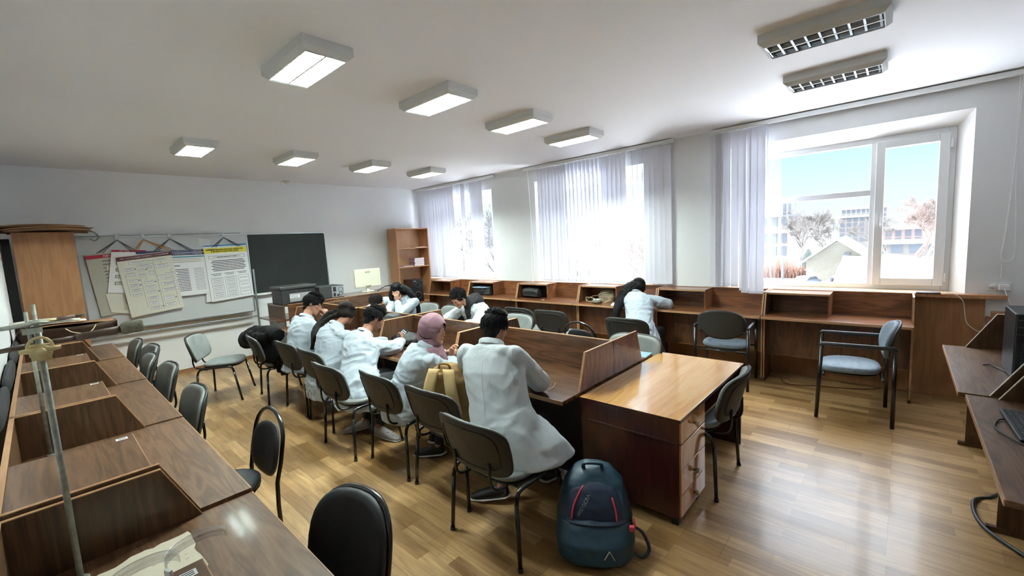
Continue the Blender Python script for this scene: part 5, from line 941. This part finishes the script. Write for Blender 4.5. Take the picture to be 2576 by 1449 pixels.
# --- woman in the pink scarf
p2 = dict(pelvis=(1.92, 3.0, .56), chest=(2.0, 2.93, .81), neck=(2.07, 2.85, .975), head=(2.11, 2.81, 1.115), f=(.30, -.93, -.12), left=(.35, .94, .05), shL=(2.08, 3.06, .92), shR=(1.99, 2.72, .90), elL=(2.3, 3.14, .76), wrL=(2.42, 3.08, .80), elR=(2.21, 2.74, .745), wrR=(2.335, 2.88, .80),
    knL=(2.3, 3.12, .52), knR=(2.3, 2.88, .52), anL=(2.25, 3.1, .09), anR=(2.12, 2.88, .09), toeL=(2.42, 3.1, .03), toeR=(2.02, 3.02, .03), skin=skin2, ears=False, voxel=.0042, handL=((.3, -.5, .3), (0, -.6, -.5), -1, (.5, .7, .5)), handR=((.1, .05, 1), (.3, -.9, 0), 1, (.35, .9, .7), 1.0, .9), seed=5, amp=.009, freq=9, w=.92, cvox=.009, gaze=.003,
    skirt=[[((1.93, 3.0, .40), (0, .22, 0), (.20, 0, 0)), ((1.93, 3.0, .52), (0, .235, 0), (.19, 0, 0)), ((1.94, 2.98, .66), (0, .19, 0), (.15, 0, 0))]], seams=[('sleeve_seam', [(2.02, 2.68, .99), (1.96, 2.66, .9), (2.0, 2.66, .82)], .0015)])
r_, F, co = person('person wearing a pink headscarf and white coat, turned in profile to the right', p2)
c_ = V(p2['head']); P = lambda x, y, z: c_+F @ V((x, y, z)); m = MB()
def hood_ring(y, z, rx_, rz_, tl=0, th=.010): return (P(0, y, z), F @ V((rx_, 0, 0)), F @ V((0, rz_*sin(tl), rz_*cos(tl))))
m.loft([hood_ring(.078, -.006, .056, .076, .30), hood_ring(.050, .012, .082, .100, .18), hood_ring(0, .028, .098, .114, .1), hood_ring(-.06, .02, .096, .106, -.05), hood_ring(-.105, .0, .07, .08, -.2), hood_ring(-.125, -.02, .03, .04, -.2)], 30, cap=False)
for v_ in m.v: pass
m.v += []; me = m.mesh('scarf', scarf); 
m2 = MB(); nk = V(p2['neck']); m2.loft([(P(0, -.02, -.07), F @ V((.078, 0, 0)), F @ V((0, .085, .02))), (P(0, .0, -.115), F @ V((.075, 0, 0)), F @ V((0, .082, 0))), (nk+V((.01, -.01, .0)), V((.10, 0, 0)), V((0, .11, 0))), (nk+V((.0, -.01, -.05)), V((.12, 0, 0)), V((0, .15, 0))), (nk+V((.03, -.05, -.11)), V((.09, 0, 0)), V((0, .12, 0))), (nk+V((.06, -.10, -.17)), V((.05, 0, 0)), V((0, .07, 0)))], 30)
m2.loft([(P(0, -.08, .02), F @ V((.08, 0, 0)), F @ V((0, .05, .05))), (P(0, -.10, -.06), F @ V((.07, 0, 0)), F @ V((0, .045, .03))), (P(0, -.07, -.13), F @ V((.06, 0, 0)), F @ V((0, .05, .0)))], 20)
mh = remesh(m2, .007, 4); wrinkle(mh, .004, 14, 3, (1, 1, .7)); sc = link(mh, 'headscarf', [scarf], r_)
o = bpy.data.objects.new('scarf_hood', me); C.objects.link(o); o.parent = sc; me.transform(Matrix.Translation(-V(r_.location)))
q = o.modifiers.new('s', 'SUBSURF'); q.levels = q.render_levels = 3; q = o.modifiers.new('t', 'SOLIDIFY'); q.thickness = .007; q.offset = -.3
me2 = bpy.data.meshes.new_from_object(o.evaluated_get(bpy.context.evaluated_depsgraph_get())); o.modifiers.clear(); o.data = me2; wrinkle(me2, .0035, 13, 6, (.5, .5, 1.0)); me2.polygons.foreach_set('use_smooth', [True]*len(me2.polygons))
# --- man holding a phone
p3 = dict(pelvis=(1.89, 3.74, .56), chest=(2.03, 3.9, .80), neck=(2.15, 4.0, .945), head=(2.29, 4.03, 1.075), f=(.80, -.12, -.52), left=(-.25, .95, .1), shL=(2.12, 4.17, .90), shR=(2.07, 3.78, .87), elL=(2.36, 4.30, .76), wrL=(2.5, 4.2, .76), elR=(2.35, 3.83, .765), wrR=(2.57, 4.0, .775),
    knL=(2.28, 3.86, .52), knR=(2.28, 3.66, .52), anL=(1.98, 3.86, .12), anR=(2.0, 3.62, .11), toeL=(1.86, 3.98, .04), toeR=(2.06, 3.44, .03), skin=skin1, voxel=.0048, handL=((.7, -.6, 0), (0, 0, -1), 1), handR=((.55, .65, .35), (-.5, .75, .2), 1, (.5, .9, .6), 1.0, .9), seed=9, amp=.0125, freq=9, w=1.05, clog=True, shoe=clogm, solem=clogm,
    skirt=[[((1.87, 3.70, .36), (-.02, .25, 0), (.19, 0, 0)), ((1.88, 3.72, .50), (-.02, .25, 0), (.19, 0, 0)), ((1.91, 3.77, .66), (0, .21, 0), (.16, 0, .04))]], seams=[('shoulder_seam', [(2.1, 3.84, .96), (2.0, 3.76, .92), (2.05, 3.72, .84)], .002), ('sleeve_seam', [(2.12, 3.72, .86), (2.25, 3.76, .79), (2.36, 3.78, .75)], .0014)])
r_, F, co = person('person with black hair leaning on the island and holding up a phone', p3); short_hair(r_, p3['head'], F, hairm, 8, 2000, .032, .3)
ph = thing('smartphone', (2.64, 4.115, .815), 'black phone with app icons held by the black-haired student', 'phone'); zz = V((-.55, -.55, .62)).normalized(); yy = V((.45, -.2, .6)); yy = (yy-zz*yy.dot(zz)).normalized(); ph.rotation_euler = Matrix((yy.cross(zz), yy, zz)).transposed().to_euler()
MB().box(-.037, .037, -.075, .085, .0, .009).build('phone_body', blackp, ph, bev=.003); scr = MB().box(-.033, .033, -.07, .08, .009, .0096).build('screen', base('phone_screen', '20222b', .1), ph); m = MB()
for i in range(3):
    for j in range(2): m.box(-.024+.019*i, -.012+.019*i, .03+.022*j, .042+.022*j, .0096, .0100)
m.build('app_icons', textw, scr)
# --- long-haired student leaning
p4 = dict(pelvis=(1.92, 4.42, .55), chest=(2.03, 4.53, .81), neck=(2.15, 4.61, .97), head=(2.31, 4.67, 1.075), f=(.80, .35, -.5), left=(-.2, 1, .05), shL=(2.12, 4.79, .92), shR=(2.08, 4.42, .91), elL=(2.36, 4.86, .76), wrL=(2.52, 4.7, .76), elR=(2.36, 4.46, .76), wrR=(2.52, 4.62, .76),
    knL=(2.3, 4.5, .52), knR=(2.3, 4.3, .52), anL=(2.3, 4.5, .09), anR=(2.3, 4.3, .09), toeL=(2.45, 4.5, .03), toeR=(2.45, 4.3, .03), skin=skin1, seed=13, ears=False, amp=.010, freq=9, w=.9, voxel=.006, eyes=False,
    skirt=[[((1.87, 4.42, .30), (0, .22, 0), (.16, 0, 0)), ((1.89, 4.42, .48), (0, .23, 0), (.18, 0, 0)), ((1.93, 4.45, .66), (0, .19, 0), (.15, 0, .02))]], seams=[('back_seam', [(1.98, 4.55, 1.0), (1.88, 4.5, .8), (1.8, 4.45, .62)], .0016), ('waist_tie', [(1.86, 4.62, .70), (1.80, 4.5, .70), (1.82, 4.36, .69)], .006), ('waist_tie', [(1.80, 4.5, .70), (1.79, 4.53, .64), (1.78, 4.5, .6)], .005)])
r_, F, co = person('person with long dark hair over the shoulder leaning forward on the island', p4)
long_hair(r_, p4['head'], F, hairbr, 4, [([(2.28, 4.74, 1.10), (2.18, 4.84, 1.07), (2.07, 4.84, .99), (1.97, 4.78, .92), (1.93, 4.73, .82), (1.92, 4.74, .77)], .04, .014), ([(2.26, 4.68, 1.08), (2.16, 4.74, 1.05), (2.04, 4.78, .97), (1.95, 4.72, .88)], .032, .014)], 150)
# --- curly-haired man resting
p5 = dict(pelvis=(1.93, 5.10, .56), chest=(2.01, 5.20, .84), neck=(2.11, 5.29, 1.01), head=(2.24, 5.37, 1.14), f=(.72, -.62, -.42), up=(-.1, .5, 1), left=(-.2, 1, -.05), shL=(2.06, 5.45, .97), shR=(2.06, 5.10, .93), elL=(2.33, 5.55, .76), wrL=(2.5, 5.4, .77), elR=(2.34, 5.14, .77), wrR=(2.36, 5.28, .97),
    knL=(2.3, 5.2, .52), knR=(2.3, 5.0, .52), anL=(2.3, 5.2, .09), anR=(2.3, 5.0, .09), toeL=(2.45, 5.2, .03), toeR=(2.45, 5.0, .03), skin=skin2, seed=17, amp=.010, freq=8, w=.98, voxel=.005, handR=((-.2, .1, 1), (-.3, .9, 0), 1, (.5, .8, .5)),
    skirt=[[((1.9, 5.1, .47), (0, .22, 0), (.18, 0, 0)), ((1.93, 5.1, .6), (0, .20, 0), (.16, 0, 0))]])
r_, F, co = person('person with curly black hair at the far end of the row, cheek on one arm', p5); short_hair(r_, p5['head'], F, hairm, 21, 2000, .030, .9, sc=1.12)
# --- window side of the island
p8 = dict(pelvis=(4.06, 4.30, .56), chest=(3.94, 4.26, .82), neck=(3.80, 4.22, .985), head=(3.63, 4.25, 1.09), f=(-.80, .05, -.60), left=(0, -1, 0), shL=(3.88, 4.05, .94), shR=(3.86, 4.44, .92), elL=(3.66, 3.98, .77), wrL=(3.46, 4.1, .76), elR=(3.62, 4.55, .77), wrR=(3.4, 4.42, .76),
    knL=(3.6, 4.2, .52), knR=(3.6, 4.4, .52), anL=(3.6, 4.2, .09), anR=(3.6, 4.4, .09), toeL=(3.45, 4.2, .03), toeR=(3.45, 4.4, .03), skin=skin2, seed=23, amp=.010, freq=8, w=1.05, voxel=.005, beard=False, handL=((-.9, .3, -.1), (0, 0, -1), 1), handR=((-.9, -.3, -.1), (0, 0, -1), -1), coat=coatw)
r_, F, co = person('person in a black hood and white coat bending over a desk on the window side', p8); short_hair(r_, p8['head'], F, hairm, 31, 2000, .034, .5)
m = MB(); nk = V(p8['neck']); m.loft([(nk+V((.0, 0, .05)), V((.07, 0, .07)), V((0, .095, 0))), (nk+V((.06, -.0, .07)), V((.05, 0, .08)), V((0, .12, 0))), (nk+V((.13, -.0, .03)), V((.04, 0, .07)), V((0, .12, 0))), (nk+V((.17, -.0, -.03)), V((.03, 0, .04)), V((0, .08, 0)))], 20); m.loft([(nk+V((-.02, 0, .03)), V((.05, 0, .06)), V((0, .085, 0))), (nk+V((-.05, 0, -.06)), V((.04, 0, .04)), V((0, .05, 0))), (nk+V((-.03, 0, -.16)), V((.04, 0, .03)), V((0, .03, 0)))], 16)
m.tube([(3.77, 4.225, 1.03), nk], [.078, .095], 16); m.ell((3.77, 4.225, 1.03), .078); mh = remesh(m, .008, 3); wrinkle(mh, .004, 14, 8); link(mh, 'hood', [hoodm], r_)
p7 = dict(pelvis=(4.06, 5.86, .56), chest=(3.98, 5.86, .82), neck=(3.90, 5.90, .985), head=(3.80, 5.95, 1.105), f=(-.62, -.60, -.42), left=(.1, -1, 0), shL=(3.96, 5.70, .93), shR=(3.92, 6.06, .93), elL=(3.66, 5.68, .77), wrL=(3.70, 5.80, .96), elR=(3.66, 6.1, .77), wrR=(3.5, 5.95, .76),
    knL=(3.6, 5.76, .52), knR=(3.6, 5.95, .52), anL=(3.6, 5.76, .09), anR=(3.6, 5.95, .09), toeL=(3.45, 5.76, .03), toeR=(3.45, 5.95, .03), skin=skin2, seed=27, ears=False, amp=.006, freq=9, w=.88, voxel=.005, handL=((.0, .10, 1), (.65, .7, -.1), -1, (.12, .25, .2), 1.0, .2, .12))
r_, F, co = person('person with long black hair hiding the face in one hand beside the bookcase', p7)
long_hair(r_, p7['head'], F, hairm, 6, [([(3.86, 5.90, 1.16), (3.93, 5.80, 1.08), (3.99, 5.74, .95), (4.0, 5.70, .82), (4.0, 5.69, .70)], .06, .03), ([(3.80, 6.0, 1.15), (3.76, 6.04, 1.05), (3.74, 6.02, .97)], .05, .03), ([(3.88, 5.96, 1.14), (3.98, 5.88, 1.02), (4.04, 5.83, .85), (4.05, 5.80, .70)], .06, .035)], 200)
MB().loft([((3.70, 5.805, .955), (.03, 0, 0), (0, .03, 0)), ((3.665, 5.745, .88), (.036, 0, 0), (0, .036, 0))], 16).build('jumper_cuff', oliv, r_, world=True)
p6 = dict(pelvis=(4.04, 6.42, .56), chest=(3.82, 6.25, .84), neck=(3.62, 6.1, .93), head=(3.46, 6.0, .955), f=(-.6, -.35, -.75), left=(.4, -.9, 0), shL=(3.72, 5.98, .89), shR=(3.6, 6.3, .88), elL=(3.5, 5.8, .77), wrL=(3.3, 5.8, .76), elR=(3.4, 6.3, .77), wrR=(3.2, 6.1, .76),
    knL=(3.6, 6.3, .52), knR=(3.6, 6.5, .52), anL=(3.6, 6.3, .09), anR=(3.6, 6.5, .09), toeL=(3.45, 6.3, .03), toeR=(3.45, 6.5, .03), skin=skin1, seed=37, amp=.006, freq=9, voxel=.006, eyes=False)
r_, F, co = person('person with brown hair slumped forward at the far end of the island', p6); short_hair(r_, p6['head'], F, hairbr, 41, 1400, .04, .3)
# --- woman at the window desk
p9 = dict(pelvis=(5.02, 2.42, .57), chest=(5.26, 2.54, .84), neck=(5.43, 2.66, .98), head=(5.57, 2.69, 1.06), f=(.78, .1, -.6), left=(-.25, 1, .0), shL=(5.36, 2.81, .93), shR=(5.38, 2.48, .945), elL=(5.60, 2.94, .835), wrL=(5.76, 2.78, .835), elR=(5.62, 2.30, .84), wrR=(5.76, 2.50, .835),
    knL=(5.42, 2.55, .52), knR=(5.42, 2.32, .52), anL=(5.4, 2.5, .09), anR=(5.4, 2.3, .09), toeL=(5.55, 2.5, .03), toeR=(5.55, 2.3, .03), skin=skin1, seed=43, ears=False, amp=.011, freq=9, w=.9, voxel=.006, eyes=False, handL=((.8, -.5, -.1), (0, 0, -1), 1), handR=((.8, .5, -.1), (0, 0, -1), -1),
    skirt=[[((5.05, 2.36, .40), (0, .20, 0), (.15, 0, 0)), ((5.04, 2.39, .5), (0, .20, 0), (.16, 0, 0)), ((5.07, 2.44, .66), (0, .17, 0), (.14, 0, .03))]], seams=[('shoulder_seam', [(5.33, 2.56, 1.02), (5.28, 2.46, .96), (5.32, 2.44, .86)], .0018)])
r_, F, co = person('person with long black hair bent over the window desk, back to the camera', p9)
long_hair(r_, p9['head'], F, hairm, 9, [([(5.54, 2.73, 1.10), (5.43, 2.80, 1.04), (5.32, 2.84, .92), (5.24, 2.85, .80), (5.2, 2.86, .68)], .07, .04), ([(5.52, 2.69, 1.08), (5.41, 2.74, 1.02), (5.30, 2.79, .93), (5.2, 2.82, .80), (5.17, 2.83, .70)], .065, .035)], 240)
# --- things lying with the people
ph = one(MB().box(-.037, .037, -.08, .08, 0, .009), 'smartphone', [base('lilac_phone', '9a8aa8', .3)], (2.46, 3.21, .7105), 'lilac phone on the island in front of the pink-scarfed woman', 'phone', rz=R(60), bev=.003)
one(MB().box(-.1, .1, -.07, .07, 0, .0015), 'paper_sheet', whitep, (2.40, 3.13, .7105), 'white sheet on the island beside the lilac phone', 'paper', rz=R(50))
for (x, y, z, s_, lab_) in ((2.70, 4.12, .71, 1.0, 'black soft bag on the island behind the held-up phone'), (2.78, 4.50, .89, .8, 'black bag piled on the island partition beyond the black-haired student')):
    m = MB(); soft(m, [((0, 0, z_), (.13*s_*a_, 0, 0), (0, .17*s_*a_, 0)) for z_, a_ in ((0, .85), (.02, 1), (.06, .98), (.1, .7), (.115, .3))], sup=.7); me = remesh(m, .01, 2); wrinkle(me, .008, 12, z*9)
    me.materials.append(blk); o = bpy.data.objects.new('soft_bag', me); C.objects.link(o); o.location = (x, y, z+.004); tag(o, lab_, 'bag')
# black coat over the seventh chair
m = MB(); soft(m, [((1.74, 5.72, .70), (.06, 0, 0), (0, .20, 0)), ((1.70, 5.72, .80), (.08, 0, 0), (0, .26, 0)), ((1.71, 5.71, .865), (.07, 0, 0), (0, .24, 0))], sup=.7)
m.tube(spline([(1.74, 5.9, .82), (1.76, 6.08, .77), (1.79, 6.3, .71), (1.82, 6.52, .66)]), [.10]*7+[.115]*7+[.12]*5, 16); m.ell((1.82, 6.56, .65), (.12, .14, .12)); m.tube(spline([(1.72, 5.8, .85), (1.78, 5.5, .87), (1.80, 5.36, .84)]), .075, 14)
m.tube(spline([(1.72, 5.62, .75), (1.80, 5.52, .58), (1.86, 5.50, .42), (1.88, 5.50, .34)]), [.09]*7+[.075]*7+[.05]*5, 14); soft(m, [((1.86, 5.75, .49), (.16, 0, 0), (0, .18, 0)), ((1.83, 5.75, .60), (.14, 0, 0), (0, .18, 0)), ((1.74, 5.75, .75), (.08, 0, 0), (0, .16, 0))], sup=.8)
me = remesh(m, .012, 3); wrinkle(me, .012, 8, 4); me.transform(Matrix.Translation((-1.7, -5.75, -.5))); me.materials.append(base('black_coat_wool', '07080a', .9, spec=.2)); o = bpy.data.objects.new('winter_coat', me); C.objects.link(o); o.location = (1.7, 5.75, .5); tag(o, 'black winter coat heaped over the back of the farthest island chair', 'coat')
#PEOPLE_END
#OUTSIDE
# ---------------------------------------------------------------- outside the windows
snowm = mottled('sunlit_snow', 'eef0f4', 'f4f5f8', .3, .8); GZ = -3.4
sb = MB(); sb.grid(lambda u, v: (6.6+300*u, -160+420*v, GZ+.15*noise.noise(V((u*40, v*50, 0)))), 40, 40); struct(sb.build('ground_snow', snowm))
wallc = base('pale_stone_wall', '464340', .8); pinkw = base('pink_plaster', '584e4b', .8); roofd = base('slate_roof', '3d4048', .8); garw = mottled('beige_block_wall', '535048', '5a584e', 6, .85); winc = base('dark_window_glass', '30353c', .3); redr = base('red_wall', '554441', .8)
def building(x, y0, y1, z1, dep, wm, rows, cols, label, rz_=0):
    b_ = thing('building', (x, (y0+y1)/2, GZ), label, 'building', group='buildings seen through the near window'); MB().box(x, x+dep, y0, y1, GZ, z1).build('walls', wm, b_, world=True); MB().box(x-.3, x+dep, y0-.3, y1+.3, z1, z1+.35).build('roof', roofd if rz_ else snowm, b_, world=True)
    for i in range(rows):
        for j in range(cols):
            yc = y0+(y1-y0)*(j+.5)/cols; zc = GZ+1.2+(z1-GZ-1.2)*(i+.5)/rows; w2, h2 = (y1-y0)/cols*.3, (z1-GZ)/rows*.27; MB().box(x-.05, x+.02, yc-w2, yc+w2, zc-h2, zc+h2).build('window', winc, b_, world=True)
    return b_
g_ = thing('garage', (48, 4.2, GZ), 'beige gabled garage with a snowy roof seen through the near window', 'building'); MB().prism([(1.9, GZ), (6.5, GZ), (6.5, -1.45), (4.2, .25), (1.9, -1.45)], 'X', 48, 56).build('walls', garw, g_, world=True)
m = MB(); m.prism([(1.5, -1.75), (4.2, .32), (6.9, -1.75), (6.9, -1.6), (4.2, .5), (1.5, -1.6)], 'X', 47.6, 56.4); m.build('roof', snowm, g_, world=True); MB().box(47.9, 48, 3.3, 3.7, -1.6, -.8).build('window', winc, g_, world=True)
building(66, 10.9, 14.2, 1.0, 8, pinkw, 2, 3, 'pink plastered house beyond the blind at the left of the near window'); building(90, 13.5, 20.5, 3.5, 10, wallc, 3, 5, 'large pale house with chimneys farthest left in the near window', 1)
building(112, 4.4, 9.6, 2.9, 10, wallc, 5, 5, 'grey apartment block beyond the garage in the near window'); building(150, 3.0, 12.5, 5.4, 10, wallc, 6, 9, 'tallest pale tower block on the skyline of the near window'); building(95, -2.6, 3.4, .3, 8, redr, 2, 5, 'low reddish building behind the big bare tree'); building(74, -4.0, 3.0, -1.2, 6, wallc, 1, 4, 'low snow-covered shed row in the right pane of the near window')
pb_ = [o for o in C.objects if o.get('label', '').startswith('large pale house')][0]
for i, y in enumerate((15.0, 15.8)): MB().box(91.2, 91.8, y-.2, y+.2, 3.8, 6.0+i).build('chimney', roofd, pb_, world=True)
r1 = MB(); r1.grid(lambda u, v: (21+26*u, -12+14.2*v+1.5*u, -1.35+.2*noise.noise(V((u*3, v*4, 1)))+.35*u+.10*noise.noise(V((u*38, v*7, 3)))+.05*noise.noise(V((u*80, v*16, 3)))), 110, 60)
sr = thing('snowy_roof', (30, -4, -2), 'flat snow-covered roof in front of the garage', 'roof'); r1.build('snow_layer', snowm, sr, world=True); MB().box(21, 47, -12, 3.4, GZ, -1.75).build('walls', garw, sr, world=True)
for i in range(6): m = MB(); m.box(22+i*3.6, 22.9+i*3.6, 2.75, 2.83, -1.5+.05*i, -1.25+.05*i); m.build('snow_guard', roofd, sr, world=True)
cr_ = thing('car', (44, 5.9, GZ), 'silver car parked by the garage outside the near window', 'car', rz=R(68)); cr_.scale = (.62, .62, .62); cm = base('silver_paint', '5d6672', .3, metal=.5)
m = MB(); m.prism([(-2.1, .35), (-2.1, .75), (-1.3, .95), (-.7, 1.42), (.8, 1.42), (1.5, .98), (2.1, .85), (2.15, .35)], 'X', -.85, .85); m.build('car_body', cm, cr_, bev=.08); MB().prism([(-1.15, .97), (-.65, 1.36), (.75, 1.36), (1.3, .99)], 'X', -.87, .87).build('side_windows', winc, cr_)
for y in (-1.35, 1.35):
    for x in (-.8, .8): MB().tube([(x-.1, y, .33), (x+.1, y, .33)], .33, 16).build('wheel', blackp, cr_)
one(MB().tube([(0, 0, 0), (0, 0, 2.2)], .12, 8), 'fence_post', base('dark_post', '3c4048', .8), (49.5, 8.6, GZ), 'dark post in front of the brown bush outside', 'post')
bark = base('pale_bark', '55504c', .9); barkr = base('reddish_twigs', '62544e', .9); barkd = base('dark_bark', '33302e', .9)
def tree(name, loc, h_, mat, label, seed, depth=5, spread=.55, r0=.16, rmin=.02, base_=.3):
    g = random.Random(seed); m = MB()
    def br_(p, d, L_, r__, k):
        q = p+d*L_; mid = p.lerp(q, .5)+V((g.uniform(-.05, .05), g.uniform(-.05, .05), 0))*L_; m.tube([p, mid, q], [r__, r__*.85, r__*.65], 4 if k < 3 else 6, cap=False)
        if k == 0: return
        for i in range(3 if k > 1 else 4):
            dd = (d+V((g.uniform(-1, 1), g.uniform(-1, 1), g.uniform(-.35, .6)))*spread).normalized(); br_(p.lerp(q, g.uniform(.55, 1)), dd, L_*g.uniform(.6, .82), max(r__*.62, rmin), k-1)
    br_(V((0, 0, 0)), V((0, 0, 1)), h_*base_, r0, depth); return one(m, name, mat, loc, label, 'tree', group='bare winter trees outside the windows')
tree('bare_tree', (44, -.9, GZ), 16.5, barkr, 'big rounded bare tree in the right pane of the near window', 1, 7, .9, .15, .013, .165)
tree('bare_tree', (60, 8.6, GZ), 10, bark, 'tall bare tree left of the garage in the near window', 2, 7, .6, .15, .016, .25); tree('bare_tree', (70, 7.0, GZ), 9.5, bark, 'pale bare tree directly above the garage ridge', 3, 7, .65, .12, .014, .23); tree('bare_tree', (58, 5.9, GZ), 9.5, bark, 'pale bare tree behind the garage roof in the near window', 8, 6, .65, .13, .018, .25); tree('bare_tree', (62, 1.2, GZ), 9, bark, 'pale bare tree beside the big rounded one in the near window', 9, 6, .7, .13, .018, .25); tree('bare_tree', (80, 11.2, GZ), 11, bark, 'pale bare tree beside the pink house', 4, 5, .6, .15, .03, .28)
tree('bare_tree', (18, 8.4, GZ), 11, barkr, 'reddish bare tree behind the middle window blind', 5, 8, .75, .11, .008, .2); tree('bare_tree', (15, 14.6, GZ), 11, barkd, 'dark bare tree behind the far window blind', 6, 7, .7, .11, .008, .22); tree('bare_tree', (16, 11.2, GZ), 8.5, bark, 'bare tree between the far and middle windows outside', 7, 7, .7, .11, .008, .22)
m = MB(); g = random.Random(5)
for i in range(900): x, y = g.uniform(-1, 1.5), g.uniform(-2.2, 2.2); p = V((x, y, 0)); m.tube([p, p+V((g.uniform(-.4, .4), g.uniform(-.4, .4), g.uniform(1.2, 2.3)*(1-abs(y)/4)))], [.03, .012], 4)
one(m, 'bush', base('russet_twigs', '6b4f42', .9), (51, 9.2, GZ), 'russet leafless bush below the pink house outside', 'bush')
m = MB(); m.loft([((0, 0, 0), (.9, 0, 0), (0, .9, 0)), ((0, 0, 1.2), (.7, 0, 0), (0, .7, 0)), ((0, 0, 2.4), (.1, 0, 0), (0, .1, 0))], 10); one(m, 'fir_tree', base('dark_fir', '2a322e', .9), (62, 8.2, GZ), 'small dark fir beside the trunk of the tall bare tree', 'tree')
#OUTSIDE_END
